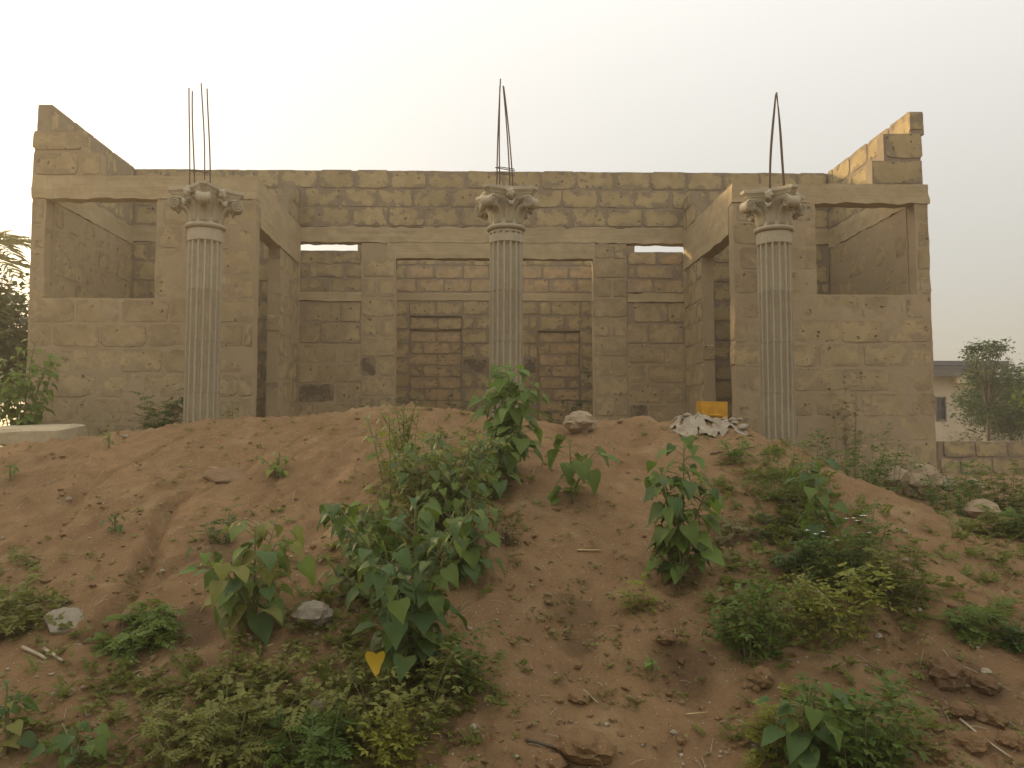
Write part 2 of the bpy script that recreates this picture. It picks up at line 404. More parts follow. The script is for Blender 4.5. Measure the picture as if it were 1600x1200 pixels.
# ------------------------------------------------------------------ the unfinished house
YF, YB, YI, T = 8.05, 10.03, 13.7, .14
bld = thing('unfinished_building', 'roofless unfinished house of bare sandcrete blocks behind the soil heap', 'building', (0, 9, 1.0))
block_cache = {}
def block_mesh(L, H, mat, var):
    key = (round(L / .02), round(H / .02), mat.name, var)
    if key in block_cache: return block_cache[key]
    r = random.Random(hash((key[0], key[1], var)))
    c = min(r.uniform(.012, .035), L * .15)
    a, h = L / 2, H / 2
    out = [(-a + c, -h), (0, -h), (a - c, -h), (a, -h + c), (a, h - c), (a - c, h), (0, h), (-a + c, h), (-a, h - c), (-a, -h + c)]
    out = [(x + r.uniform(-.008, .008), z + r.uniform(-.007, .007)) for x, z in out]
    n = len(out); t = T / 2; v = []
    rings = [(-t, .965), (-t + .004, 1.0), (t - .004, 1.0), (t, .965)]
    for y, s in rings:
        for x, z in out:
            sx = 1 - (1 - s) * .12 / max(L, .05); sz = 1 - (1 - s) * .12 / max(H, .05)
            v.append((x * sx, y + r.uniform(-.002, .002), z * sz))
    f = [tuple(range(n)), tuple(3 * n + i for i in range(n))[::-1]]
    for k in range(3):
        for i in range(n): f.append((k * n + i, (k + 1) * n + i, (k + 1) * n + (i + 1) % n, k * n + (i + 1) % n))
    me = bpy.data.meshes.new('block'); me.from_pydata(v, [], [tuple(reversed(q)) if len(q) == 4 else q for q in f]); me.validate()
    bm = bmesh.new(); bm.from_mesh(me); bmesh.ops.recalc_face_normals(bm, faces=bm.faces); bm.to_mesh(me); bm.free()
    u1 = me.uv_layers.new(name='pos'); u2 = me.uv_layers.new(name='dim')
    for lp in me.loops:
        co = me.vertices[lp.vertex_index].co
        u1.data[lp.index].uv = (co.x, co.z); u2.data[lp.index].uv = (a, h)
    me.materials.append(mat); block_cache[key] = me
    return me
ROW, BL, JT = .25, .47, .028
Z0 = 1.10
stuff_blocks = []
def lay(wall, ax, plane, u0, u1, z0, z1, mat, stuff=False, shift=0.0, zb=Z0, dark=None, proud=.003, row=ROW, keep=False):
    """blocks in the rectangle u0..u1 / z0..z1 of a wall whose face towards the camera (ax x) or the alcove (ax y) lies at plane"""
    o = wpos(wall)
    k0 = int(math.floor((z0 - zb) / row + 1e-6)); k = k0
    while zb + k * row < z1 - .02:
        a = max(zb + k * row, z0) + JT / 2; b = min(zb + (k + 1) * row, z1) - JT / 2
        if b - a > .05:
            s = u0 - ((k % 2) * .5 * BL + shift) % BL + random.uniform(-.03, .03)
            while s < u1 - .01:
                e = s + BL + random.uniform(-.02, .02); c, d = max(s, u0) + JT / 2, min(e, u1) - JT / 2
                if u1 - e < .09 and e < u1: d = u1 - JT / 2; e = u1
                if c - u0 < JT and random.random() < .8: c += random.uniform(-.022, .012)
                if u1 - d < JT and random.random() < .8: d += random.uniform(-.012, .022)
                if d - c > .07:
                    mt = mat
                    if dark and any(abs((c + d) / 2 - dx) < .17 and abs((a + b) / 2 - dz) < .126 for dx, dz in dark): mt = M['block_dark']
                    me = block_mesh(d - c, b - a, mt, random.randrange(3))
                    depth = plane + T / 2 - proud - random.uniform(-.003, .004)
                    if ax == 'x': loc = Vector(((c + d) / 2, depth, (a + b) / 2)); rot = (0, random.gauss(0, .006), random.gauss(0, .004))
                    else: loc = Vector((depth, (c + d) / 2, (a + b) / 2)); rot = (0, 0, math.pi / 2 + random.gauss(0, .004))
                    if stuff or not keep and b < (1.42 if plane < 9 else 1.5) and ax == 'x' and not (plane < 8.2 and c > 2): stuff_blocks.append((me, loc, rot))
                    else: link('block', me, wall, loc - o, rot)
                s = e
        k += 1
def wall(rects, ax, plane, mat, inset=.004, amp=.007, name='wall', res=.055):
    mb = MB()
    for u0, u1, z0, z1 in rects:
        if ax == 'x': mb.rough_box(u0, u1, plane + inset, plane + T - inset, z0, z1, res, amp, 8, 3)
        else: mb.rough_box(plane + inset, plane + T - inset, u0, u1, z0, z1, res, amp, 8, 3)
    return mb.build(name, mat, bld, smooth=True)
def beam(x0, x1, y0, y1, z0, z1, name='ring_beam', res=.035, amp=.018, mat='beam', parent=None):
    mb = MB(); mb.rough_box(x0, x1, y0, y1, z0, z1, res, amp, 9, 19)
    return mb.build(name, M[mat], parent or bld, smooth=True)

XL0, XL1, XR0, XR1 = P(47, 420, YF).x, P(397, 500, YF).x, P(1148, 500, YF).x, P(1453, 420, YF).x
ZT = 4.86
# --- left wing front
wx0, wx1, wz0, wz1 = P(69, 400, YF).x, P(243, 400, YF).x, P(200, 466, YF).z, P(200, 311, YF).z
zlb = P(200, 275, YF).z
rects = [(XL0, XL1, .75, wz0), (XL0, wx0, wz0, wz1), (wx1, XL1, wz0, wz1)]
w = wall(rects, 'x', YF, M['mortar_wing'], -.001, .010)
lay(w, 'x', YF, XL0, XL1, 1.1, wz0, M['block_wing'], zb=wz0 - 7 * ROW)
lay(w, 'x', YF, XL0, wx0, wz0, wz1, M['block_wing'], zb=wz0)
lay(w, 'x', YF, wx1, XL1, wz0, wz1, M['block_wing'], zb=wz0, shift=.2)
beam(XL0 - .01, XL1 + .006, YF - .008, YF + T + .006, wz1 + .002, zlb)
steps = [(P(50, 250, YF).x, P(158, 250, YF).x, zlb + .004, P(50, 236, YF).z), (P(51, 250, YF).x, P(130, 220, YF).x, P(50, 236, YF).z + .004, P(50, 203, YF).z)]
ZG = [P(50, 203, YF).z]
w = wall([(a + .012, b - .012, zlb - .02 if k == 0 else c - .03, d - .012) for k, (a, b, c, d) in enumerate(steps)], 'x', YF, M['mortar_wing'], .004, .006)
for a, b, c, d in steps: lay(w, 'x', YF, a, b, c, d, M['block_wing'], zb=c, row=d - c)
# --- right wing front
vx0, vx1, vz0, vz1 = P(1275, 400, YF).x, P(1431, 400, YF).x, P(1300, 460, YF).z, P(1300, 318, YF).z
zrb = P(1300, 288, YF).z
w = wall([(XR0, XR1, .7, vz0), (XR0, vx0, vz0, vz1), (vx1, XR1, vz0, vz1)], 'x', YF, M['mortar_wing'], -.001, .010)
lay(w, 'x', YF, XR0, XR1, .85, vz0, M['block_wing'], zb=vz0 - 9 * ROW, shift=.1)
lay(w, 'x', YF, XR0, vx0, vz0, vz1, M['block_wing'], zb=vz0, shift=.2)
lay(w, 'x', YF, vx1, XR1, vz0, vz1, M['block_wing'], zb=vz0)
beam(XR0 - .006, XR1 + .012, YF - .008, YF + T + .006, vz1 + .002, zrb)
steps = [(P(1361, 265, YF).x, P(1443, 265, YF).x, zrb + .004, P(1400, 249, YF).z), (P(1379, 225, YF).x, P(1440, 225, YF).x, P(1400, 249, YF).z + .004, P(1400, 207, YF).z)]
ZG.append(P(1400, 207, YF).z)
w = wall([(a + .012, b - .012, zrb - .02 if k == 0 else c - .03, d - .015) for k, (a, b, c, d) in enumerate(steps)], 'x', YF, M['mortar'], .004, .006)
for a, b, c, d in steps: lay(w, 'x', YF, a, b, c, d, M['block'], zb=c, row=d - c)
# --- outer side walls, inner faces seen above and through the windows
for sx, xs, zt in ((0, XL0 + .012, wz1), (1, XR1 - T - .012, vz1)):
    y0 = YF + T + .004
    w = wall([(y0, YI + .1, .75, zt - .004)], 'y', xs, M['mortar_wing'], .0, .009, res=.06)
    lay(w, 'y', xs, y0, YB, 2.35 if sx else 2.35, zt - .004, M['block_wing'], zb=zt - 8 * ROW, proud=-.001)
    w = wall([ (y0, YI + .1, zt + .236, ZG[sx]), (YF + .008, YI + .1, ZG[sx] - .02, ZT - .01)], 'y', xs, M['mortar'], .003, .009, res=.08)
    lay(w, 'y', xs, y0, YB, zt + .24, ZG[sx], M['block'], zb=zt + .24, row=(ZG[sx] - zt - .24) / 2)
    lay(w, 'y', xs, YF, YB, ZG[sx] + .002, ZT + .015, M['block'], zb=ZG[sx] + .002, row=ZT + .013 - ZG[sx])
    beam(xs - .008, xs + T + .008, y0, YI, zt, zt + .232)
    if sx == 0: lay(w, 'y', xs, y0, YB, 1.1, 2.35, M['block'], zb=zt - 8 * ROW, stuff=True)
    lay(w, 'y', xs, YB, YI, 1.1, zt - .004, M['block'], zb=zt - 8 * ROW, stuff=True)
    lay(w, 'y', xs, YB, YI, zt + .24, ZT, M['block'], zb=zt + .24, row=(ZT - zt - .24) / 3, stuff=True)
# --- return walls of the porch with their door openings
for sx, xs, d0, d1, zl, zt in ((0, XL1 - T, YF + T + .004, 9.06, P(398, 350, YF).z, zlb), (1, XR0, YF + T + .004, 9.22, P(1142, 362, YF).z, zrb)):
    w = wall([(d1, YB - .004, .8, zl)], 'y', xs, M['mortar_wing'], .004, .008)
    lay(w, 'y', xs, d1, YB - .004, 1.1, zl, M['block_wing'], zb=zl - 10 * ROW, proud=.002)
    beam(xs - .007, xs + T + .007, YF + T + .007, YB - .004, zl + .002, zt - .005)
    st = [(9.42, YB - .004, zt, zt + .24), (9.66, YB - .004, zt + .244, min(zt + .48, ZT - .05) if sx == 0 else zt + .42)]
    w = wall([(a, b, c, d - .01) for a, b, c, d in st], 'y', xs, M['mortar'], .005, .006)
    for a, b, c, d in st: lay(w, 'y', xs, a, b, c, d, M['block_wing'], zb=c, row=d - c)
# --- back wall of the porch (also the back of the wings)
bx = lambda px: P(px, 500, YB).x
bz = lambda py: P(780, py, YB).z
xa, xb = XL0 + T + .02, XR1 - T - .02
dl0, dl1, pl0, pr1, wr0 = bx(618), bx(927), bx(564), bx(980), bx(980)
zb0, zb1 = bz(379.5), bz(355)
slot_l, slot_r = bz(391), bz(391)
zdl = bz(404)
w = wall([(xa, xb, zb1, ZT - .012)], 'x', YB, M['mortar'], .004, .008)
for k in range(3): pass
lay(w, 'x', YB, xa, xb, zb1 + .01, ZT, M['block'], zb=zb1 + .01, row=(ZT - zb1 - .01) / 3, shift=.05)
beam(xa, xb, YB - .006, YB + T + .006, zb0, zb1 - .003, res=.035, amp=.022)
beam(dl0 - .12, dl1 + .02, YB - .001, YB + T + .001, zdl, zb0 - .003, name='lintel', amp=.02)
w = wall([(xa, XL1 - T, .8, zb0 - .004)], 'x', YB, M['mortar'], .004, .008, res=.09); lay(w, 'x', YB, xa, XL1 - T, 2.5, zb0 - .004, M['block'], zb=zb0 - 12 * ROW)
lay(w, 'x', YB, xa, XL1 - T, 1.1, 2.5, M['block'], zb=zb0 - 12 * ROW, stuff=True)
w = wall([(XR0 + T, xb, .8, zb0 - .004)], 'x', YB, M['mortar'], .004, .008, res=.09); lay(w, 'x', YB, XR0 + T, xb, 2.4, zb0 - .004, M['block'], zb=zb0 - 12 * ROW)
lay(w, 'x', YB, XR0 + T, xb, 1.1, 2.4, M['block'], zb=zb0 - 12 * ROW, stuff=True)
# piers beside the doorway
dz = lambda px, py: (P(px, py, YB).x, P(px, py, YB).z)
w = wall([(pl0, dl0 - .0, .8, zb0 - .004 if False else zdl - .003), (pl0, dl0 - .125, zdl - .003, zb0 - .006)], 'x', YB, M['mortar_wing'], .003, .008)
lay(w, 'x', YB, pl0, dl0, 1.1, zdl - .01, M['block_wing'], zb=zdl - 11 * ROW, dark=[dz(575, 582)])
w = wall([(dl1 + .003, pr1, .8, zb0 - .006)], 'x', YB, M['mortar_wing'], .003, .008)
lay(w, 'x', YB, dl1 + .003, pr1, 1.1, zb0 - .006, M['block_wing'], zb=zdl - 11 * ROW)
# bricked-up windows, slightly set back, a gap of sky left under the beam
for x0, x1, zs in ((XL1, pl0, slot_l), (pr1, XR0, slot_r)):
    x0 += .003; x1 -= .003
    zs1, zs2 = bz(457), bz(471)
    w = wall([(x0, x1, zs1, zs - .01)], 'x', YB + .018, M['mortar'], .003, .008)
    lay(w, 'x', YB + .018, x0, x1, zs1, zs, M['block_warm'] if x0 > 0 else M['block'], zb=zs - 3 * (zs - zs1) / 3, row=(zs - zs1) / 3, shift=.1)
    beam(x0, x1, YB - .004, YB + T + .004, zs2, zs1 - .003, name='sill_beam')
    zp = bz(537)
    w = wall([(x0, x1, zp, zs2 - .003)], 'x', YB + .012, M['mortar'], .004, .008)
    lay(w, 'x', YB + .012, x0, x1, zp, zs2 - .003, M['block_wing'], zb=zp, row=(zs2 - zp) / 2, shift=.2)
    w = wall([(x0, x1, .8, zp - .003)], 'x', YB, M['mortar_wing'], .002, .009)
    lay(w, 'x', YB, x0, x1, 1.1, zp - .003, M['block_wing'], zb=zp - 7 * ROW, dark=[dz(558, 582), dz(515, 612)] if x0 < 0 else [dz(1000, 640)], proud=.002)
# --- inner wall seen through the porch doorway
ix = lambda px: P(px, 500, YI).x
iz = lambda py: P(780, py, YI).z
zi = iz(394.5)
iL, iR = XL0 + T + .03, XR1 - T - .03
o1, o2, o3, o4 = ix(640), ix(722), ix(840), ix(906)
t1, t2 = iz(494), iz(517)
vis0, vis1 = ix(610), ix(940)
r1, r2 = iz(457), iz(470)
w = wall([(iL, iR, r1, zi - .01)], 'x', YI, M['mortar'], .003, .008, res=.1)
rw = (zi - r1) / 3
for a, b, st in ((iL, vis0, True), (vis0, vis1, False), (vis1, iR, True)):
    lay(w, 'x', YI, a, b, r1, zi, M['block_warm'], zb=r1, row=rw, stuff=st)
beam(iL, iR, YI - .006, YI + T + .006, r2, r1 - .003, res=.08, amp=.012)
w = wall([(iL, o1, .8, r2 - .003), (o2, o3, .8, r2 - .003), (o4, iR, .8, r2 - .003), (o1, o2, t1, r2 - .003), (o3, o4, t2, r2 - .003)], 'x', YI, M['mortar'], .003, .009, res=.1)
dk = [(ix(735), iz(550)), (ix(745), iz(570)), (ix(745), iz(590)), (ix(830), iz(543)), (ix(830), iz(562)), (ix(832), iz(574))]
for a, b, st in ((iL, vis0, True), (vis0, o1, False), (o2, o3, False), (o4, vis1, False), (vis1, iR, True)):
    lay(w, 'x', YI, a, b, 1.1, r2 - .003, M['block'], zb=r2 - 11 * ROW, stuff=st, dark=dk)
for a, b, t in ((o1, o2, t1), (o3, o4, t2)):
    lay(w, 'x', YI, a, b, t + .005, r2 - .003, M['block'], zb=t + .005, row=(r2 - t) / (1 if a < 0 else 2))
    a += .004; b -= .004
    if a < 0:
        w = wall([(a, b, t2 + .02, t - .02)], 'x', YI + .03, M['mortar'], .004, .006); lay(w, 'x', YI + .03, a, b, t2 + .02, t - .02, M['block'], zb=t2 + .02, row=t - t2 - .04)
        t = t2
    wall([(a - .02, b + .02, .8, t1 + .03 if a < -.0 else t2 + .03)], 'x', YI + .012, M['mortar_wing'], .06, .003, res=.15)
    w = wall([(a, b, .8, t - .02)], 'x', YI + .03, M['mortar'], .005, .007); lay(w, 'x', YI + .03, a, b, 1.1, t - .02, M['block_warm'], zb=t - 11 * .2, row=.2)
for xs in (-1.76, 2.1):  # unseen partitions, added to keep the sun off the doorway jamb
    wall([(11.4, YI - .01, .8, zi - .03)], 'y', xs, M['mortar'], .003, .008, res=.12); lay(w, 'y', xs, 11.4, YI - .01, 1.1, zi - .03, M['block'], zb=r2 - 11 * ROW, stuff=True)
# the blocks that show largest stay single objects; the rest of the shell is joined into one part
bpy.context.view_layer.update()
dg = bpy.context.evaluated_depsgraph_get(); seen = {}
for iy in range(250):
    for jx in range(400):
        ok, _, _, _, ob, _ = S.ray_cast(dg, Vector((0, 0, EYE)), ray(jx * 4 + 2, iy * 4 + 2).normalized())
        if ok and ob.name.startswith('block'): seen[ob.name] = seen.get(ob.name, 0) + 1
allb = [o for o in bpy.data.objects if o.name.split('.')[0] == 'block']
keepers = set(sorted(seen, key=lambda k: -seen[k])[:300])
for o in allb:
    if o.name in keepers: continue
    stuff_blocks.append((o.data, wpos(o), tuple(o.rotation_euler))); bpy.data.objects.remove(o)
mats = [M['block'], M['block_wing'], M['block_warm'], M['block_dark']]
bmm = bmesh.new()
for me_, loc, rot in stuff_blocks:
    t = me_.copy(); t.transform(Matrix.Translation(loc - wpos(bld)) @ Euler(rot).to_matrix().to_4x4())
    k = mats.index(me_.materials[0]); n0 = len(bmm.faces); bmm.from_mesh(t); bmm.faces.ensure_lookup_table()
    for f in bmm.faces[n0:]: f.material_index = k
    bpy.data.meshes.remove(t)
me = bpy.data.meshes.new('blockwork'); bmm.to_mesh(me); bmm.free(); me.materials.clear()
for m_ in mats: me.materials.append(m_)
link('blockwork', me, bld, kind='stuff')

# ------------------------------------------------------------------ columns
YC = 7.2
def acanthus(h, wd, curl):
    """closed leaf that climbs the bell and rolls its tip outwards; local x = outwards, z = up"""
    path = [(0, 0), (.006, .25 * h), (.012, .5 * h), (.022, .72 * h), (.042, .9 * h), (.042 + curl * .5, h), (.042 + curl, .97 * h), (.042 + curl * 1.1, .86 * h), (.042 + curl * .85, .8 * h)]
    wid = [.75, .95, 1.0, .98, .9, .75, .6, .42, .25]; nu = 9; vs = []
    for side in (0, 1):
        for i, (r, z) in enumerate(path):
            a = path[max(i - 1, 0)]; b = path[min(i + 1, len(path) - 1)]
            dr, dz_ = b[0] - a[0], b[1] - a[1]; l = math.hypot(dr, dz_); nr, nz = dz_ / l, -dr / l
            for j in range(nu):
                u = j / (nu - 1) * 2 - 1
                lobe = wid[i] * (1 + .10 * math.cos(i * 3.1)) * wd / 2
                rel = .012 * (1 - abs(u)) + .006 * math.cos(u * 9.5) - .010 * u * u
                if side: rel -= .016
                vs.append((r + nr * rel, u * lobe, z + nz * rel))
    n1 = len(path) * nu; fs = []
    for i in range(len(path) - 1):
        for j in range(nu - 1):
            q = (i * nu + j, i * nu + j + 1, (i + 1) * nu + j + 1, (i + 1) * nu + j)
            fs += [q, tuple(n1 + k for k in q[::-1])]
    rim = [j for j in range(nu)] + [i * nu + nu - 1 for i in range(1, len(path))] + [(len(path) - 1) * nu + j for j in range(nu - 2, -1, -1)] + [i * nu for i in range(len(path) - 2, 0, -1)]
    for a, b in zip(rim, rim[1:] + rim[:1]): fs.append((b, a, n1 + a, n1 + b))
    return vs, fs
def lathe(prof, n=48):
    vs = [(r * math.cos(2 * math.pi * j / n), r * math.sin(2 * math.pi * j / n), z) for r, z in prof for j in range(n)]
    fs = [(i * n + j, i * n + (j + 1) % n, (i + 1) * n + (j + 1) % n, (i + 1) * n + j) for i in range(len(prof) - 1) for j in range(n)]
    fs += [tuple(range(n))[::-1], tuple((len(prof) - 1) * n + j for j in range(n))]
    return vs, fs
RC = .152
cap_meshes = {}
def mesh_of(name, v, f, mat, smooth=True):
    mb = MB(); mb.add(v, f); me = mb.mesh(name, smooth); me.materials.append(mat); return me
# z is measured from the astragal (0) up to the abacus top (.33)
cap_meshes['bell'] = mesh_of('capital', *lathe([(.150, -.035), (.172, -.028), (.180, -.012), (.172, .004), (.152, .010), (.140, .014), (.138, .06), (.142, .12), (.155, .18), (.185, .225), (.195, .235)]), M['column'])
def abacus_mesh():
    A, cut, con = .252, .045, .052; pts = []
    for s in range(4):
        for k in range(13):
            t = k / 12 * 2 - 1; x = t * (A - cut); y = -A + con * (1 - t * t) * 1.0
            c, s_ = math.cos(s * math.pi / 2), math.sin(s * math.pi / 2)
            pts.append((x * c - y * s_, x * s_ + y * c))
    n = len(pts); lev = [(.228, .80), (.262, .86), (.27, .90), (.278, .90), (.295, .96), (.303, 1.0), (.33, 1.0), (.333, .97)]; vs = []
    for z, k in lev:
        for i, (x, y) in enumerate(pts): vs.append((x * k, y * k, z + (.004 * math.sin(i * 2.3) if z > .32 else 0)))
    fs = [(i * n + j, i * n + (j + 1) % n, (i + 1) * n + (j + 1) % n, (i + 1) * n + j) for i in range(len(lev) - 1) for j in range(n)]
    fs += [tuple(range(n))[::-1], tuple((len(lev) - 1) * n + j for j in range(n))]
    return mesh_of('abacus', vs, fs, M['column'], False)
cap_meshes['abacus'] = abacus_mesh()
def volute_mesh():
    # axis along local y (tangential), centre at origin, outwards = +x
    mb = MB(); r = .054; n = 28; prof = [(.3 * r, -.052), (r * .9, -.052), (r, -.046), (r * .97, -.03), (r * .9, 0), (r * .97, .03), (r, .046), (r * .9, .052), (.3 * r, .052)]
    vs = [(a * math.cos(2 * math.pi * j / n), y, a * math.sin(2 * math.pi * j / n)) for a, y in prof for j in range(n)]
    fs = [(i * n + (j + 1) % n, i * n + j, (i + 1) * n + j, (i + 1) * n + (j + 1) % n) for i in range(len(prof) - 1) for j in range(n)]
    fs += [tuple(range(n)), tuple((len(prof) - 1) * n + j for j in range(n))[::-1]]; mb.add(vs, fs)
    for sgn in (-1, 1):
        pts = []
        for k in range(46):
            t = k / 45; a = math.pi * .5 - 2 * math.pi * 2.3 * t; rr = r * (.95 - .83 * t)
            pts.append((rr * math.cos(a), sgn * (.054 + .006 * t), rr * math.sin(a)))
        mb.tube(pts, [.0075 - .003 * k / 45 for k in range(46)], 6)
    # the band that feeds the scroll from the bell
    for sgn in (-1, 1):
        mb.tube([(0, sgn * .047, .052), (-.05, sgn * .042, .05), (-.10, sgn * .03, .02), (-.13, sgn * .02, -.04)], [.013, .014, .014, .010], 6)
    mb.tube([(0, 0, .03), (-.06, 0, .03), (-.12, 0, 0), (-.14, 0, -.05)], [.035, .035, .032, .02], 8)
    me = mb.mesh('volute', True); me.materials.append(M['column']); return me
cap_meshes['volute'] = volute_mesh()
cap_meshes['acanthus_leaf'] = mesh_of('acanthus_leaf', *acanthus(.15, .115, .045), M['column'])
cap_meshes['face_leaf'] = mesh_of('acanthus_leaf', *acanthus(.185, .10, .04), M['column'])
def fleuron_mesh():
    vs, fs = [], []; nu, nv = 20, 9
    for i in range(nv):
        ph = i / (nv - 1) * math.pi
        for j in range(nu):
            th = 2 * math.pi * j / nu; r = .042 * (1 + .22 * math.cos(5 * th) * math.sin(ph)) * math.sin(ph)
            vs.append((.026 * math.cos(ph) * (1 - .0 * math.sin(ph)) + .006 * math.sin(3 * ph), r * math.cos(th), r * math.sin(th) * 1.15))
    fs = [(i * nu + j, i * nu + (j + 1) % nu, (i + 1) * nu + (j + 1) % nu, (i + 1) * nu + j) for i in range(nv - 1) for j in range(nu)]
    return mesh_of('fleuron', vs, fs, M['column'])
cap_meshes['fleuron'] = fleuron_mesh()
def drum_mesh(h, top, mat):
    nf, per = 16, 10; n = nf * per; vs = []
    rows = [0, .006, h * .5, h - .006, h] if not top else [0, .006, h * .5, h - .035, h - .022, h - .012, h - .006, h]
    dep = [1, 1, 1, 1, 1] if not top else [1, 1, 1, 1, .95, .75, .4, 0]
    sc = [.993, 1, 1, 1, .993] if not top else [.993, 1, 1, 1, 1, 1, 1, 1]
    for z, d, s in zip(rows, dep, sc):
        for j in range(n):
            t = (j % per) / per; u = (t - .5) / .40
            r = RC * s - (d * .034 * math.sqrt(max(0, 1 - u * u)) if abs(u) < 1 else 0)
            th = 2 * math.pi * j / n; vs.append((r * math.cos(th), r * math.sin(th), z))
    fs = [(i * n + j, i * n + (j + 1) % n, (i + 1) * n + (j + 1) % n, (i + 1) * n + j) for i in range(len(rows) - 1) for j in range(n)]
    fs += [tuple(range(n))[::-1], tuple((len(rows) - 1) * n + j for j in range(n))]
    return mesh_of('drum', vs, fs, mat, False)
joints = [1.0, 1.40, 1.86, 2.32, 2.785, 3.225]
drums = [drum_mesh(b - a - .002, b > 3.2, M['column'] if a > 2.7 else M['column_low']) for a, b in zip(joints[:-1], joints[1:])]
def necking_mesh(teeth):
    rows = [(0, .153, 0), (.003, .1535, 0), (.070, .1535, 0), (.073, .1535, 1), (.086, .1535, 1), (.089, .1535, 0), (.10, .1535, 0), (.108, .153, 0)]; n = 160; vs = []
    for z, r, d in rows:
        for j in range(n):
            rr = r - (.016 if d and teeth and 2 <= j % 10 <= 7 else 0); th = 2 * math.pi * j / n; vs.append((rr * math.cos(th), rr * math.sin(th), z))
    fs = [(i * n + j, i * n + (j + 1) % n, (i + 1) * n + (j + 1) % n, (i + 1) * n + j) for i in range(len(rows) - 1) for j in range(n)]
    fs += [tuple(range(n))[::-1], tuple((len(rows) - 1) * n + j for j in range(n))]
    return mesh_of('necking', vs, fs, M['column'], False)
def column(px, rotz, label, bars, stirrup, teeth):
    p = P(px, 500, YC); c = thing('porch_post', label, 'column', (p.x, YC, 1.0), 'fluted columns standing in front of the house')
    for k, dm in enumerate(drums): link('drum', dm, c, (0, 0, joints[k] - 1.0), (0, 0, rotz + k * .02))
    link('necking', necking_mesh(teeth), c, (0, 0, 3.227 - 1.0), (0, 0, rotz + .08))
    cp_ = link('capital', cap_meshes['bell'], c, (0, 0, 3.375 - 1.0), (0, 0, rotz))
    link('abacus', cap_meshes['abacus'], cp_)
    for k in range(4):
        a = math.pi / 4 + k * math.pi / 2; rr = .268
        link('volute', cap_meshes['volute'], cp_, (rr * math.cos(a), rr * math.sin(a), .19), (0, 0, a))
        link('acanthus_leaf', cap_meshes['acanthus_leaf'], cp_, (.135 * math.cos(a), .135 * math.sin(a), .008), (0, 0, a))
        a = k * math.pi / 2
        link('acanthus_leaf', cap_meshes['face_leaf'], cp_, (.135 * math.cos(a), .135 * math.sin(a), .008), (0, 0, a))
        link('fleuron', cap_meshes['fleuron'], cp_, (.205 * math.cos(a), .205 * math.sin(a), .268), (0, 0, a))
    for (b0, y0), (b1, y1), off in bars:
        mb = MB(); A = P(b0, 296, YC + off); B = P(b1, y1, YC + off * .35)
        pts = []
        for k in range(9):
            t = k / 8; q_ = A.lerp(B, t); q_.x += .009 * math.sin(math.pi * t) * (1 if b0 > px else -1) * (.6 if abs(b0 - b1) < 7 else 1) ; q_.y += .012 * math.sin(t * 5 + off * 9)
            pts.append(q_)
        pts[0].z -= .03
        mb.tube(pts, .0062, 6); mb.build('rebar', M['rust'], c, smooth=True)
    if stirrup:
        for yy in stirrup:
            q_ = [P(bars[0][0][0] - 2, yy, YC - .07), P(bars[-1][0][0] + 2, yy + 5, YC - .07), P(bars[-1][0][0] + 1, yy + 2, YC + .08), P(bars[0][0][0] + 6, yy - 1, YC + .08)]
            mb = MB(); mb.tube(q_ + q_[:1], .0045, 5); mb.build('stirrup', M['rust'], c)
    return c
column(318, R(59), 'fluted column with a scrolled capital, its four steel rods rising straight and separate',
       [((297, 290), (296, 138), -.06), ((304, 290), (301, 143), .06), ((320, 290), (315, 131), -.06), ((328, 290), (324, 139), .06)], [266], False)
column(791, R(9), 'fluted column standing before the porch doorway, leafy plant hiding its foot',
       [((776, 290), (782, 124), -.06), ((781, 290), (781, 136), .06), ((797, 290), (786, 135), -.06), ((802, 290), (787, 136), .06)], [262, 270], True)
column(1212, R(60), 'fluted column beside the torn sack, its steel rods tied into one point',
       [((1202, 297), (1211, 149), -.06), ((1204, 297), (1212, 146), .06), ((1224, 297), (1213, 145), -.06), ((1227, 297), (1213, 150), .06)], None, False)

# dusty air: one closed box of thin haze round the camera and everything built
HAZE = .0055
if HAZE:
    hm = bpy.data.materials.new('haze'); hm.use_nodes = True; hn = hm.node_tree
    hn.nodes.remove(hn.nodes['Principled BSDF'])
    pv = hn.nodes.new('ShaderNodeVolumePrincipled'); pv.inputs['Color'].default_value = (1, .90, .70, 1)
    pv.inputs['Density'].default_value = HAZE; pv.inputs['Anisotropy'].default_value = .55
    hn.links.new(pv.outputs[0], hn.nodes['Material Output'].inputs['Volume'])
    mb = MB(); mb.box(GX[0] - 5, GX[-1] + 5, GY[0] - 5, GY[-1] + 5, float(ZZ.min()) - 1, 6.6)
    mb.build('haze', hm, None, kind='stuff')
#@@REST@@
# ------------------------------------------------------------------ fence of blocks, far house
YW = 11.6
fz = P(1500, 688, YW).z; fx0 = P(1467, 690, YW).x; fx1 = fx0 + 5.2
fen = thing('block_fence', 'low unplastered block wall running off beside the house, weeds before it', 'wall', (fx0, YW, .85))
mb = MB(); mb.rough_box(fx0, fx1, YW + .008, YW + T - .008, .5, fz - .015, .06, .008, 8, 5); fcore = mb.build('mortar_core', M['mortar'], fen, smooth=True)
lay(fen, 'x', YW, fx0, fx1, fz - 4 * ROW, fz, M['block'], zb=fz - 4 * ROW, shift=.15, keep=True)

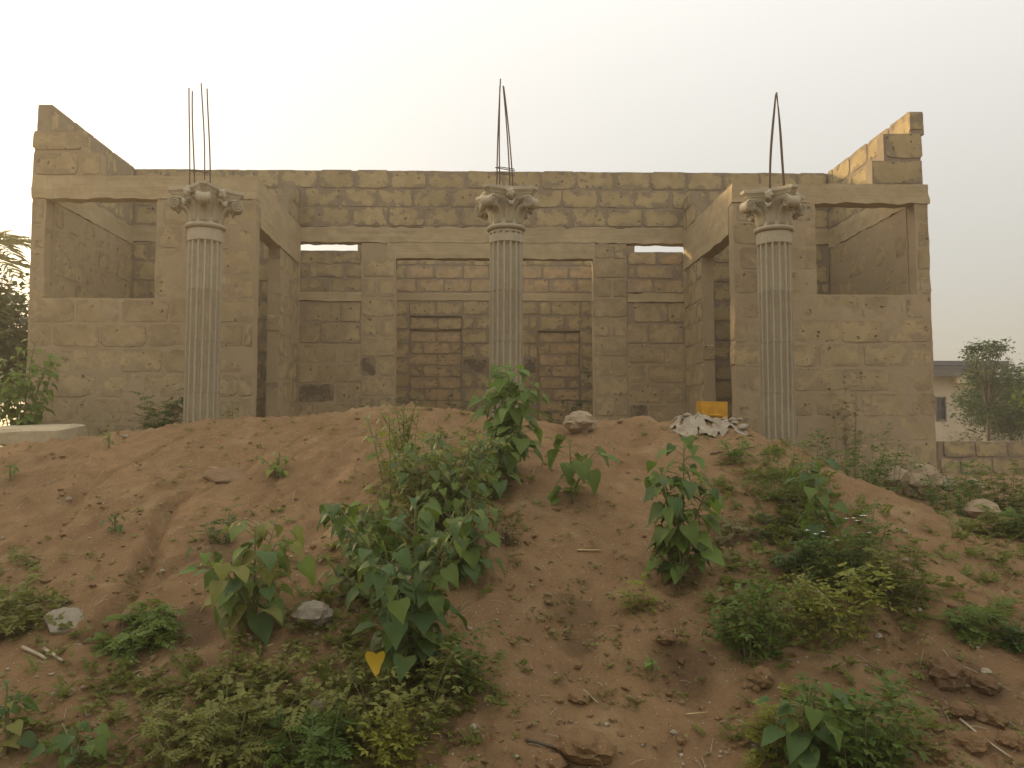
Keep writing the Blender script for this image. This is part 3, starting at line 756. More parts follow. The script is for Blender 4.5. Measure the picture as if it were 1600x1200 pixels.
YH = 25.0
hx = lambda px: P(px, 600, YH).x
hz = lambda py: P(1500, py, YH).z
M['paint'] = rough_mat('cream_render', (.62, .52, .38), (.55, .46, .34), (.48, .40, .30), 1.2, .004)
M['paint2'] = plain_mat('yellow_trim_paint', (.70, .60, .38), .8, .2, .15, 4)
M['fascia'] = plain_mat('brown_fascia', (.15, .12, .11), .7, .3, .3, 6)
M['roofm'] = plain_mat('dark_roof_sheet', (.11, .11, .14), .5, .4, .3, 3)
M['roofg'] = plain_mat('green_grey_roof_sheet', (.22, .25, .21), .6, .4, .3, 3)
M['glass'] = plain_mat('dark_glass', (.03, .04, .06), .15, .5, .1, 3)
M['white'] = plain_mat('white_bars', (.66, .63, .56), .6, .3, .2, 8)
M['dark'] = plain_mat('painted_room_shade', (.12, .10, .08), .9, .1, .2, 3)  # flat dark colour painted for the room's shade behind the bars
hs = thing('bungalow', 'cream rendered bungalow with dark flat roof edge and barred window, beyond the low wall', 'house', (hx(1540), YH, .8))
def hb(name, a, b, y0, y1, c, d, mat, parent=None):
    mb = MB(); mb.box(a, b, y0, y1, c, d); return mb.build(name, M[mat], parent or hs)
x_w0, x_w1 = hx(1380), hx(1546)
wl0, wl1, wlz0, wlz1 = hx(1462), hx(1475), hz(655), hz(622)
br0, br1, brz0, brz1 = hx(1509), hx(1537), hz(660), hz(609)
zt = hz(575)
mb = MB()
for a, b, c, d in ((x_w0, wl0, .5, zt), (wl0, wl1, .5, wlz0), (wl0, wl1, wlz1, zt), (wl1, br0, .5, zt), (br0, br1, .5, brz0), (br0, br1, brz1, zt), (br1, x_w1, .5, zt)):
    mb.box(a, b, YH, YH + .2, c, d)
mb.box(x_w0, x_w0 + .2, YH + .202, YH + 7, .5, zt); mb.box(x_w1 - .2, x_w1, YH + .202, YH + 3, .5, zt)
mb.build('wall', M['paint'], hs)
hb('wall', x_w1 + .003, hx(1760), YH + 3, YH + 3.2, .5, hz(588), 'paint')
rf = hb('roof', hx(1370), hx(1562), YH - .5, YH + 7.2, hz(573), hz(566), 'roofm')
hb('fascia', hx(1370), hx(1492), YH - .46, YH - .40, hz(590), hz(579), 'fascia', rf)
hb('fascia', hx(1370), hx(1562), YH - .45, YH - .38, hz(578.6), hz(573.4), 'roofm', rf)
hb('soffit', hx(1370), hx(1491), YH - .37, YH - .02, hz(589), hz(585), 'fascia', rf)
hb('beam', hx(1486), hx(1524), YH - .3, YH - .02, hz(599), hz(584), 'paint2')
hb('trim', hx(1506), hx(1545), YH - .05, YH - .004, hz(608), hz(601), 'paint2')
mb = MB(); mb.add([(hx(1546), YH + 2.9, hz(572)), (hx(1760), YH + 2.9, hz(572)), (hx(1546), YH - .9, hz(588)), (hx(1760), YH - .9, hz(588)), (hx(1546), YH + 2.9, hz(574)), (hx(1760), YH + 2.9, hz(574)), (hx(1546), YH - .9, hz(590)), (hx(1760), YH - .9, hz(590))],
       [(0, 2, 3, 1), (4, 5, 7, 6), (2, 6, 7, 3), (0, 1, 5, 4), (0, 4, 6, 2), (1, 3, 7, 5)]); mb.build('porch_roof', M['roofg'], hs)
hb('porch_post', hx(1597), hx(1602), YH - .8, YH - .6, .7, hz(589.5), 'paint2')
wn_ = hb('window', wl0, wl1, YH + .08, YH + .11, wlz0, wlz1, 'glass')
for a, b, c, d in ((wl0 - .03, wl1 + .03, wlz1, wlz1 + .04), (wl0 - .03, wl1 + .03, wlz0 - .06, wlz0), (wl0 - .03, wl0, wlz0, wlz1), (wl1, wl1 + .03, wlz0, wlz1)): hb('frame', a, b, YH - .03, YH + .079, c, d, 'fascia', wn_)
hb('mullion', (wl0 + wl1) / 2 - .012, (wl0 + wl1) / 2 + .012, YH + .05, YH + .079, wlz0, wlz1, 'fascia', wn_)
hb('mullion', wl0, wl1, YH + .052, YH + .077, (wlz0 + wlz1) / 2 - .012, (wlz0 + wlz1) / 2 + .012, 'fascia', wn_)
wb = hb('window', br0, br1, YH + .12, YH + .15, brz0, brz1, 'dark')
for k in range(8):
    x = br0 + (k + .5) * (br1 - br0) / 8; hb('bar', x - .012, x + .012, YH + .0, YH + .025, brz0, brz1, 'white', wb)
for k in range(4):
    z = brz0 + (k + .4) * (brz1 - brz0) / 4; hb('bar', br0, br1, YH + .026, YH + .04, z - .015, z + .015, 'white', wb)

# ------------------------------------------------------------------ stones, tub, sack, sticks
ico = {}
def stone_mesh(var, rough=.22, sub=3):
    if (var, rough, sub) in ico: return ico[(var, rough, sub)]
    bm = bmesh.new(); bmesh.ops.create_icosphere(bm, subdivisions=sub, radius=1)
    for v in bm.verts:
        p = np.array(v.co)
        q_ = np.round(p * 1.7) / 1.7
        v.co = Vector(p * .68 + q_ * .32) * (1 + rough * float(fbm(p[None] * 1.6, 3, 100 + var)[0]) + .06 * float(vnoise(p[None] * 5, var)[0]))
    me = bpy.data.meshes.new('stone'); bm.to_mesh(me); bm.free()
    ico[(var, rough, sub)] = me; return me
def stone(name, label, cat, px, py, wpx, hpx, mat, var, Y=None, depth=.8, rot=0, tilt=0, group=None, sink=.25, smooth=False, rough=.22):
    p = hit(px, py) if Y is None else onground(px, Y)
    sc = p.y / F; wx, hh = wpx * sc / 2, hpx * sc / 2
    me = stone_mesh(var, rough).copy(); me.materials.clear(); me.materials.append(M[mat])
    if smooth: me.polygons.foreach_set('use_smooth', [True] * len(me.polygons))
    me.transform(Euler((tilt, tilt * .4, rot)).to_matrix().to_4x4() @ Matrix.Diagonal((wx, wx * depth, hh, 1)))
    o = link(name, me, None, p + Vector((0, 0, hh * (1 - 2 * sink))))
    return tag(o, label, cat, group)
def slab(name, label, px, py, wpx, hpx, th, mat, seed, yaw=0, pitch=0, roll=0, Y=None):
    r = random.Random(seed); p = hit(px, py) if Y is None else onground(px, Y); sc = p.y / F; a, b_ = wpx * sc / 2, hpx * sc / 2 / max(.35, abs(math.sin(pitch)) + .25)
    out = []
    for k in range(9):
        t = 2 * math.pi * (k + r.uniform(-.3, .3)) / 9; q_ = max(abs(math.cos(t)), abs(math.sin(t))) ** .7
        out.append((a * math.cos(t) / q_ * r.uniform(.82, 1.05), b_ * math.sin(t) / q_ * r.uniform(.82, 1.05)))
    lv = [(-.5, .9), (-.35, 1.0), (.3, 1.0), (.5, .9)]; vs = []
    for z, k_ in lv: vs += [(x * k_ + r.uniform(-.004, .004), y * k_ + r.uniform(-.004, .004), z * th + r.uniform(-.08, .08) * th) for x, y in out]
    fs = [(i * 9 + j, i * 9 + (j + 1) % 9, (i + 1) * 9 + (j + 1) % 9, (i + 1) * 9 + j) for i in range(3) for j in range(9)] + [tuple(range(9))[::-1], tuple(27 + j for j in range(9))]
    mb = MB(); mb.add(vs, fs); me = mb.mesh(name); me.materials.append(M[mat]); me.transform(Euler((pitch, roll, yaw)).to_matrix().to_4x4())
    return tag(link(name, me, None, p + Vector((0, 0, th * .42))), label, 'stone')
slab('flat_stone', 'broad flat pale stone lying at the end of the heap under leafy bushes', 62, 690, 122, 40, .15, 'slab', 3, yaw=.1, pitch=.1, roll=-.03)
stone('grey_stone', 'small grey stone behind the broad flat pale stone', 'stone', 70, 664, 50, 16, 'greystone', 2, Y=6.9, sink=.0)
stone('crest_stone', 'tan angular stone sitting on the crest of the soil heap', 'stone', 906, 674, 52, 34, 'stone', 3, depth=.75, sink=.12, rot=.3)
slab('embedded_stone', 'flat stone half sunk in the soil above the drooping broadleaf plant', 352, 747, 60, 36, .03, 'clod', 11, yaw=.3, pitch=.5)
slab('flat_fragment', 'thin grey slab fragment lying on the bare bank', 100, 972, 56, 42, .02, 'greystone', 8, yaw=.5, pitch=.55)
stone('pale_rock', 'pale rock lying beside the big dark broadleaf bush', 'rock', 490, 975, 62, 38, 'greystone', 6, depth=.8, sink=.2)
RK = 'rubble rocks at the foot of the block house'
for k, (px, Y, w_, h_, lab) in enumerate([(1400, 7.3, 46, 34, 'round pale rock at the wall foot half hidden by low weeds'), (1437, 6.9, 62, 58, 'largest reddish rock at the wall foot beside a pale weed'),
        (1517, 7.6, 34, 26, 'small rock below the low block wall behind weeds'), (1432, 7.75, 66, 44, 'sloping lump of spilled mortar against the house corner'), (1476, 7.9, 32, 26, 'little grey rock at the corner of the house by the low wall'),
        (1530, 6.1, 56, 34, 'flat slab of rock tilted among weeds on the bank')]):
    stone('rubble_rock', lab, 'rock', px, 0, w_, h_, 'stone' if k != 4 else 'greystone', 20 + k, Y=Y, depth=.9, rot=k, sink=.12, group=RK, smooth=k == 3)
for px, py, w_, h_, lab in [(1455, 1140, 44, 28, 'brown clod of soil in the pit nearest the large feathery weed'), (1500, 1116, 40, 26, 'rounded clod of soil just below the rim of the dug pit'), (1548, 1128, 50, 34, 'largest loose clod in the middle of the crumbled pit'),
        (1580, 1165, 40, 26, 'clod of soil at the picture edge by the dead root'), (1515, 1168, 54, 34, 'broad flat clod of soil lying under the dead root'), (1470, 1188, 36, 24, 'clod of soil at the bottom edge beside the large feathery weed'),
        (1480, 1062, 60, 44, 'dark crumbling lump standing on the rim of the dug pit'), (1538, 1078, 44, 30, 'lump of soil on the far end of the pit rim'),
        (915, 1176, 90, 44, 'ochre lump of earth at the bottom edge of the bare track'), (862, 1198, 50, 24, 'small ochre lump cut by the bottom edge'), (1042, 1000, 38, 20, 'pinkish lump of soil above the patch of dug dark soil'),
        (1190, 1062, 44, 28, 'smooth reddish lump above the yellow-green weed'), (905, 1092, 40, 22, 'orange-brown lump beside the short pale stick')]:
    stone('soil_clod', lab, 'clod', px, py, w_, h_, 'soil', 40 + int(px) % 7, depth=.85, rot=px * 1.3, sink=.4, group='clods of soil broken out of the bank', rough=.45)
for px, py, w_, h_, lab in [(1373, 1000, 12, 9, 'round white pebble on the path foot below the olive weed'), (1437, 958, 11, 8, 'white pebble at the edge of the olive weed'), (1415, 878, 12, 8, 'pale pebble just beyond the flowering weed'), (1413, 832, 12, 8, 'white chip high on the bare path'),
        (395, 1072, 24, 12, 'long pale stone chip by the olive ferny weed'), (160, 1152, 18, 10, 'white pebble beside the small broadleaf plant at the bottom'), (85, 1088, 12, 8, 'white pebble on bare soil below the brown sticks'), (500, 1108, 38, 20, 'rounded buff stone among the lush ferny growth'),
        (740, 1142, 14, 9, 'pale pebble next to the green ferny weed by the track'), (1540, 1052, 20, 9, 'slim white stone beside the dug pit'), (1052, 1148, 10, 7, 'bright white pebble at the foot of the bare track'), (196, 685, 10, 7, 'white chip near the tiny sprout by the broad flat stone'),
        (107, 783, 9, 8, 'white pebble in the upper erosion groove'), (770, 850, 24, 16, 'pale angular stone beside the wilted brown weed')]:
    stone('pebble', lab, 'pebble', px, py, w_, h_, 'sack', 60 + int(px) % 5, depth=.8, rot=px, sink=.3, group='pale pebbles on the heap')

# yellow tub: a cut-open jerrycan
tp = P(1112, 628, 6.5); tz = gz(tp.x, 6.5); th = tp.z - tz
tub = thing('yellow_tub', 'yellow plastic tub cut from a jerrycan, standing behind the crest by the doorway', 'tub', (tp.x, 6.5, tz))
def rrect(hx_, hy_, r, n=5):
    out = []
    for qx, qy, a0 in ((1, 1, 0), (-1, 1, 90), (-1, -1, 180), (1, -1, 270)):
        for k in range(n):
            a = R(a0 + 90 * k / (n - 1)); out.append((qx * (hx_ - r) + r * math.cos(a), qy * (hy_ - r) + r * math.sin(a)))
    return out
mb = MB(); rings = []; A = .112
prof = [(0, 1.0, .94), (0, 0, .97), (0, .04, 1.0), (0, .3, 1.0), (0, .34, .975), (0, .4, .975), (0, .44, 1.0), (0, .97, 1.0), (0, 1.0, .99), (1, 1.0, .93), (1, .06, .92)]
prof = prof[1:]; vs = []
for inner, z, s in prof: vs += [(x * s, y * s, z * th + (.004 * math.sin(x * 40) if z == 1.0 else 0)) for x, y in rrect(A, .085, .03)]
n_ = 20; fs = [(i * n_ + j, i * n_ + (j + 1) % n_, (i + 1) * n_ + (j + 1) % n_, (i + 1) * n_ + j) for i in range(len(prof) - 1) for j in range(n_)]
fs += [tuple(range(n_))[::-1], tuple((len(prof) - 1) * n_ + j for j in range(n_))]
mb.add(vs, fs); mb.build('tub_body', M['yellow'], tub, world=False)
mb = MB(); mb.tube([(-.05, -.086, th * .62), (-.045, -.1, th * .66), (.045, -.1, th * .66), (.05, -.086, th * .62)], .008, 6); mb.build('side_grip', M['yellow'], tub, world=False)

# torn cement sack on the crest
def crumple(name, label, cat, px0, px1, py, Y0, dpt, mat, seed, lift=.012, amp=.035):
    a = hit(px0, py); b = hit(px1, py); nu, nv = 44, 18; vs = []
    for i in range(nu):
        for j in range(nv):
            u, v = i / (nu - 1), j / (nv - 1)
            x = a.x + (b.x - a.x) * u; y = Y0 + dpt * (v - .5)
            e = .06 * float(vnoise(np.array([[u * 6, v * 3, seed]]))[0])
            x += e; y += .09 * float(vnoise(np.array([[u * 5 + 9, v * 2, seed]]))[0])
            pz = np.array([[x * 14, y * 14, seed]])
            z = gz(x, y) + lift * (math.sin(math.pi * v) * math.sin(math.pi * min(1, u * 1.05)) + .15) + amp * (1 - abs(float(vnoise(pz)[0])) * 1.6) * .6 + amp * .5 * float(vnoise(pz * 2.3)[0])
            vs.append((x, y, max(z, gz(x, y) + .004)))
    fs = [(i * nv + j, (i + 1) * nv + j, (i + 1) * nv + j + 1, i * nv + j + 1) for i in range(nu - 1) for j in range(nv - 1) if float(vnoise(np.array([[i * .35, j * .4, seed + 3]]))[0]) < .55]
    c = (a + b) / 2; o = thing(name, label, cat, (c.x, Y0, gz(c.x, Y0)))
    mb = MB(); mb.add(vs, fs); s_ = mb.build('sheet', M[mat], o); md = s_.modifiers.new('thick', 'SOLIDIFY'); md.thickness = .004
    return o
crumple('torn_sack', 'crumpled whitish torn cement sack on the crest before the yellow tub', 'sack', 1058, 1162, 668, 6.05, .34, 'sack', 4)
sk = [o for o in COL.objects if o.name == 'torn_sack'][0]
for k in range(7):
    x, y = sk.location.x + random.uniform(-.25, .28), sk.location.y + random.uniform(-.12, .12)
    me = stone_mesh(70 + k % 3, .4, 2).copy(); me.materials.append(M['sack']); s_ = random.uniform(.02, .04); me.transform(Matrix.Diagonal((s_, s_ * .8, s_ * .6, 1)))
    link('cement_lump', me, sk, Vector((x, y, gz(x, y) + .03)) - sk.location)

def stick(name, label, cat, pts, r, mat, group=None, lift=.012):
    w3 = [hit(*p_) + Vector((0, 0, lift)) for p_ in pts]
    pts2 = []
    for a, b in zip(w3[:-1], w3[1:]): pts2 += [a.lerp(b, t) for t in (0, .33, .66)]
    pts2.append(w3[-1])
    mb = MB(); mb.tube(pts2, [r * (1 - .4 * k / len(pts2)) for k in range(len(pts2))], 5)
    me = mb.mesh(name, True); c = w3[0]; me.transform(Matrix.Translation(-c)); me.materials.append(M[mat])
    return tag(link(name, me, None, c), label, cat, group)
stick('bent_twig', 'long pale bent twig lying across the yellowish ferny weeds', 'twig', [(1238, 908), (1252, 925), (1275, 938), (1295, 955), (1305, 975), (1315, 1000)], .006, 'twig', lift=.05)
stick('straw', 'straw stalk lying alone on the bare middle of the heap', 'straw', [(902, 864), (940, 865)], .006, 'straw')
stick('straw', 'thin yellowish straw near a patch of dug dark soil', 'straw', [(1072, 1121), (1104, 1118)], .004, 'straw')
stick('dry_stick', 'short pale stick beside an ochre clod at the foot of the bank', 'stick', [(912, 1085), (934, 1103)], .004, 'twig')
stick('dry_stick', 'split brown stick beside the thin grey slab fragment', 'stick', [(35, 1017), (62, 1028), (72, 1035)], .010, 'twig')
stick('dry_stick', 'thicker brown stick next to the split one', 'stick', [(68, 1018), (85, 1028), (98, 1040)], .010, 'twig')
stick('dry_stick', 'pale splinter of wood on bare soil below the creeping ferny weed', 'stick', [(200, 1027), (218, 1041)], .004, 'twig')
stick('dry_stick', 'dry root curving out by the old ochre lump at the bottom edge', 'stick', [(822, 1162), (850, 1170), (880, 1178)], .008, 'bark')
stick('straw', 'long straw across the embedded flat stone', 'straw', [(325, 733), (380, 737)], .004, 'straw')
stick('dry_stick', 'dead root poking from the pit of crumbled clods', 'stick', [(1500, 1130), (1540, 1165), (1580, 1190)], .006, 'twig')
stick('dry_stick', 'dead stalk lying beside the middle leafy plant on the path', 'stick', [(1110, 712), (1150, 706), (1180, 702)], .006, 'bark')

# ------------------------------------------------------------------ plants
def heart_mesh(var):
    r = random.Random(var); rows = [(0, .17, -.10), (.10, .38, -.05), (.25, .47, .14), (.45, .42, .36), (.65, .29, .58), (.83, .14, .80)]
    cup, droop, tw = r.uniform(.05, .4), r.uniform(.1, .5), r.uniform(-.15, .15); vs = []
    for i, (ym, xe, ye) in enumerate(rows):
        for u in (-1, -.5, 0, .5, 1):
            x = u * xe; y = ym + (ye - ym) * abs(u); z = cup * abs(x) - droop * max(y, 0) ** 2 + tw * x + .035 * math.sin(i * 2.3 + u * 3 + var) * abs(u)
            vs.append((x, y, z))
    vs.append((.03 * tw, 1.0, -droop * 1.05)); fs = []
    for i in range(5):
        for j in range(4): fs.append((i * 5 + j, i * 5 + j + 1, (i + 1) * 5 + j + 1, (i + 1) * 5 + j))
    fs += [(25 + j, 26 + j, 30) for j in range(4)]
    me = bpy.data.meshes.new('leaf'); me.from_pydata(vs, [], fs); me.polygons.foreach_set('use_smooth', [True] * len(fs)); return me
HEART = {}
def heart(var, mat):
    if (var, mat) not in HEART:
        me = heart_mesh(var); me.materials.append(M[mat]); HEART[(var, mat)] = me
    return HEART[(var, mat)]
def orient(d, up):
    y = d.normalized(); x = y.cross(up)
    if x.length < 1e-3: x = Vector((1, 0, 0))
    x.normalize(); z = x.cross(y); return Matrix((x, y, z)).transposed()
def place(px, py, wpx, hpx, Y):
    p = hit(px, py) if Y is None else onground(px, Y)
    if Y is not None: return p, wpx * Y / F, P(px, hpx, Y).z - p.z
    return p, wpx * p.y / F, hpx * p.y / F
def stem_curve(base, tip, k=7, bend=.5):
    c = base.lerp(tip, .5); c.z = base.z + (tip.z - base.z) * (.5 + bend * .35); c.x = base.x + (tip.x - base.x) * (.5 - bend * .35); c.y = base.y + (tip.y - base.y) * (.5 - bend * .35)
    return [base * (1 - t) ** 2 + c * 2 * t * (1 - t) + tip * t * t for t in [i / k for i in range(k + 1)]]
def heart_plant(name, label, px, py, wpx, hpx, n, ls, mats=('leaf',), Y=None, nstem=4, lo=.08, droop=.55, group=None, stem='stem', lean=(0, 0), seed=1, top=1.0, yellow_leaf=None, flower=False):
    n = int(n * (2.2 if n > 30 else 1.8)); ls = ls * .72
    r = random.Random(seed * 77 + n); p, w_, h_ = place(px, py, wpx * 1.7, hpx, Y)
    o = thing(name, label, 'plant', p, group); stems = []
    for s_ in range(nstem):
        az = 2 * math.pi * (s_ + r.random() * .7) / nstem; rr = w_ / 2 * r.uniform(.35, .85) * (0 if nstem == 1 else 1)
        tip = p + Vector((math.cos(az) * rr + lean[0] * h_, math.sin(az) * rr * .75 + lean[1] * h_, h_ * r.uniform(.65, .98)))
        if s_ == 0: tip = p + Vector((lean[0] * h_ + r.uniform(-.05, .05) * w_, lean[1] * h_, h_ * .97 * top))
        c = stem_curve(p - Vector((0, 0, .02)), tip); mb = MB(); mb.tube(c, [.0032 + .003 * (1 - i / 7) for i in range(8)], 5); stems.append((c, mb))
    for i in range(n):
        c, mb = stems[i % nstem]; t = lo + (1 - lo) * ((i // nstem + r.random()) / (n / nstem)) ; t = min(t, 1) * 7; k = min(int(t), 6)
        q_ = c[k].lerp(c[k + 1], t - k); az = r.uniform(0, 2 * math.pi)
        d = Vector((math.cos(az), math.sin(az) - .25, 0)); d.normalize()
        size = ls * r.uniform(.45, 1.3) * (1 - .35 * (t / 7) ** 3)
        reach = min(w_ * .36, size * 1.5) * r.uniform(.25, 1.0)
        b = q_ + d * reach + Vector((0, 0, reach * r.uniform(.0, .5)))
        b.z = max(b.z, gz(b.x, b.y) + .03)
        mb.tube([q_, q_.lerp(b, .55) + Vector((0, 0, reach * .18)), b], .0016, 4, cap=False)
        dl = Vector((d.x, d.y, -r.uniform(.1, 1.1) * droop * 1.6)); up = Vector((r.uniform(-.3, .3), r.uniform(-.5, .1), 1))
        mt = mats[r.randrange(len(mats))]
        lf = link('leaf', heart(r.randrange(5), mt), o, b - p); m_ = orient(dl, up).to_4x4(); lf.rotation_euler = m_.to_euler(); s3 = size; lf.scale = (s3 * r.uniform(.85, 1.1), s3, s3)
    for c, mb in stems: mb.build('stem', M[stem], o, smooth=True)
    return o
def frond_template(pairs, wid, seed, pinn=.5):
    r = random.Random(seed); vs, fs = [], []
    def leaflet(b, d, L, Wd, nz):
        d = d.normalized(); s_ = d.cross(Vector((0, 0, 1)) + nz).normalized(); k = len(vs)
        vs.extend([b, b + d * L * .45 + s_ * Wd + Vector((0, 0, .02)), b + d * L - Vector((0, 0, L * .15)), b + d * L * .45 - s_ * Wd]); fs.append((k, k + 1, k + 2, k + 3))
    for i in range(pairs):
        t = .2 + .72 * i / max(1, pairs - 1); b = Vector((0, t, -.22 * t * t)); L = pinn * (1 - .45 * t) * r.uniform(.8, 1.15)
        for s_ in (-1, 1): leaflet(b, Vector((s_ * .9, .55, r.uniform(-.25, .25))), L, L * wid * r.uniform(.8, 1.2), Vector((r.uniform(-.4, .4), r.uniform(-.4, .4), 0)))
    leaflet(Vector((0, .92, -.2)), Vector((0, 1, -.4)), pinn * .55, pinn * .55 * wid, Vector((0, 0, 0)))
    k = len(vs); vs += [Vector((-.008, 0, 0)), Vector((.008, 0, 0)), Vector((.004, .95, -.2)), Vector((-.004, .95, -.2))]; fs.append((k, k + 1, k + 2, k + 3))
    return np.array([tuple(v) for v in vs]), fs
FR = {'fern': [frond_template(6, .26, k, .42) for k in range(4)], 'lobed': [frond_template(2, .30, k + 10, .55) for k in range(4)], 'tiny': [frond_template(5, .36, k + 20, .28) for k in range(4)], 'single': [frond_template(1, .30, k + 30, .6) for k in range(4)]}
def feathery(name, label, px, py, wpx, hpx, n, ls, mat='leaf', Y=None, nstem=5, kind='fern', group=None, stem='stem', seed=1, lo=.0, flowers=0, lean=(0, 0), cat='plant', flat=False):
    n = int(n * (2.6 if kind == 'single' else 1.0)); ls = ls * .88
    r = random.Random(seed * 131 + n); p, w_, h_ = place(px, py, wpx, hpx, Y)
    o = thing(name, label, cat, p, group); fol = MB(); curves = []
    for s_ in range(nstem):
        az = 2 * math.pi * (s_ + r.random() * .8) / nstem; rr = w_ / 2 * r.uniform(.25, 1.2)
        bx_ = p + Vector((math.cos(az) * rr * .55, math.sin(az) * rr * .45, 0)); bx_.z = gz(bx_.x, bx_.y) - .01
        tip = p + Vector((math.cos(az) * rr + lean[0] * h_, math.sin(az) * rr * .7 + lean[1] * h_, h_ * r.uniform(.35, 1.0)))
        if flat: tip.z = max(gz(tip.x, tip.y) + h_ * r.uniform(.1, .4), tip.z - h_ * .3)
        if s_ == 0: tip.z = p.z + h_
        c = stem_curve(bx_, tip, 6, .4); curves.append(c)
        mb = MB(); mb.tube(c, [.0028 - .0002 * i for i in range(7)], 4); mb.build('stem', M[stem], o, smooth=True)
    for i in range(n):
        c = curves[i % nstem]; t = (lo + (1 - lo) * r.random() ** .8) * 6; k = min(int(t), 5); q_ = c[k].lerp(c[k + 1], t - k)
        az = r.uniform(0, 2 * math.pi); d = Vector((math.cos(az), math.sin(az), r.uniform(-.35, .75))); L = ls * r.uniform(.6, 1.25)
        m_ = orient(d, Vector((r.uniform(-.3, .3), r.uniform(-.4, .2), 1))) ; v, f = FR[kind][r.randrange(4)]
        vv = (v * L) @ np.array(m_.transposed()) + np.array(q_)
        fol.add(vv, f)
    fol.build('foliage', M[mat], o, kind='stuff')
    if flowers:
        fl = MB()
        for i in range(flowers):
            c = curves[r.randrange(nstem)]; q_ = c[-1] + Vector((r.uniform(-.04, .04), r.uniform(-.04, .04), r.uniform(.0, .05)))
            for k in range(5):
                a = 2 * math.pi * k / 5; e = Vector((math.cos(a), math.sin(a), .3)) * .011; g_ = Vector((-math.sin(a), math.cos(a), 0)) * .005
                fl.add([q_, q_ + e + g_, q_ + e * 1.2, q_ + e - g_], [(0, 1, 2, 3)])
        fl.build('blossoms', M['petal'], o, kind='stuff')
    return o
M['petal'] = plain_mat('white_petal', (.75, .73, .62), .7, .2, .1, 20)
L_, B_, D_, O_, Y_ = 'leaf', 'leaf_bright', 'leaf_dark', 'leaf_olive', 'leaf_yellow'

# broad heart-shaped leaves: every leaf is an object
big = heart_plant('broadleaf_bush', 'biggest broadleaf bush, dark heart-shaped leaves, in the middle of the bank', 645, 1050, 260, 265, 122, .122, (D_, D_, D_, L_), nstem=9, seed=3, lean=(0, -.05))
yl = hit(588, 1040); lf = heart(2, 'leaf_yellow').copy(); M['leaf_gold'] = leaf_mat('leaf_gold', (.55, .36, .03), (.6, .4, .04), 0, .3); lf.materials.clear(); lf.materials.append(M['leaf_gold'])
g = link('leaf', lf, big, P(588, 1022, yl.y - .3) - big.location, (R(-70), 0, .4)); g.scale = (.085, .085, .085); g['label'] = 'bright yellow dying leaf'
heart_plant('broadleaf_plant', 'bright leafy plant on the crest covering the foot of the middle column', 803, 750, 130, 180, 95, .135, (B_, L_, B_), nstem=5, seed=5, lo=.2)
heart_plant('broadleaf_plant', 'lower leafy plant crowding the crest plant on its downhill side', 775, 768, 90, 95, 34, .12, (L_, D_, B_), nstem=5, seed=6)
heart_plant('broadleaf_plant', 'short broadleaf plant with large drooping leaves just below the crest plant', 893, 788, 80, 100, 15, .16, (L_, B_), nstem=2, seed=7, droop=.8)
heart_plant('broadleaf_plant', 'tall broadleaf plant with bright top on the open slope below the torn sack', 1068, 908, 105, 215, 66, .135, (L_, B_, D_), nstem=4, seed=9, lean=(0, .05))
heart_plant('broadleaf_plant', 'broadleaf plant with pale drooping upper leaves below the embedded stone', 395, 985, 150, 165, 46, .14, (L_, D_, O_, B_), nstem=5, seed=11, droop=.8)
heart_plant('broadleaf_plant', 'narrow climbing broadleaf plant with leaves stacked upright by the bare path', 1283, 880, 50, 168, 26, .115, (L_, D_), nstem=2, seed=13, lean=(-.03, .1))
heart_plant('broadleaf_plant', 'dark broadleaf plant beside ferny growth at the bottom of the bank', 1262, 1215, 110, 145, 24, .12, (D_, L_), nstem=3, seed=15)
heart_plant('broadleaf_plant', 'small broadleaf plant at the bottom edge near scattered pebbles', 118, 1200, 80, 68, 16, .085, (L_, D_), nstem=3, seed=17)
heart_plant('broadleaf_plant', 'dusky broadleaf plant at the bottom corner below the brown sticks', 10, 1180, 70, 110, 18, .10, (D_, O_), nstem=3, seed=19)
heart_plant('broadleaf_bush', 'leafy bush growing behind the broad flat stone by the house corner', 30, 690, 100, 533, 190, .12, (L_, B_, B_), Y=7.3, nstem=11, seed=21)
heart_plant('broadleaf_bush', 'dusty bush beside the leafy one, cut by the picture edge', -50, 690, 120, 555, 80, .11, (O_, L_), Y=7.5, nstem=6, seed=23)
heart_plant('seedling', 'little yellow-green seedling standing alone above the embedded stone', 436, 745, 62, 40, 16, .062, (Y_, B_), nstem=3, seed=25)
heart_plant('seedling', 'tiny sprout on bare soil near the broad flat stone', 170, 700, 20, 20, 6, .05, (L_,), nstem=1, seed=27, lo=.3)
heart_plant('seedling', 'small green sprout at the edge of the heap below the broad flat stone', 16, 752, 24, 28, 7, .055, (L_,), nstem=1, seed=29, lo=.3)
heart_plant('seedling', 'sprout beside the branching erosion channel', 180, 832, 28, 26, 7, .05, (D_,), nstem=2, seed=31)
heart_plant('seedling', 'sprout alone next to the dug dark soil', 1020, 1052, 18, 22, 4, .05, (B_,), nstem=1, seed=33, lo=.3)
heart_plant('broadleaf_plant', 'few broad leaves creeping out of the soil beside the big dark bush', 545, 940, 90, 80, 16, .09, (L_, D_), nstem=3, seed=35)
heart_plant('broadleaf_plant', 'thin upright stem with sparse leaves rising above the big dark bush', 610, 845, 70, 215, 16, .075, (L_, O_), nstem=2, seed=37, lo=.2)

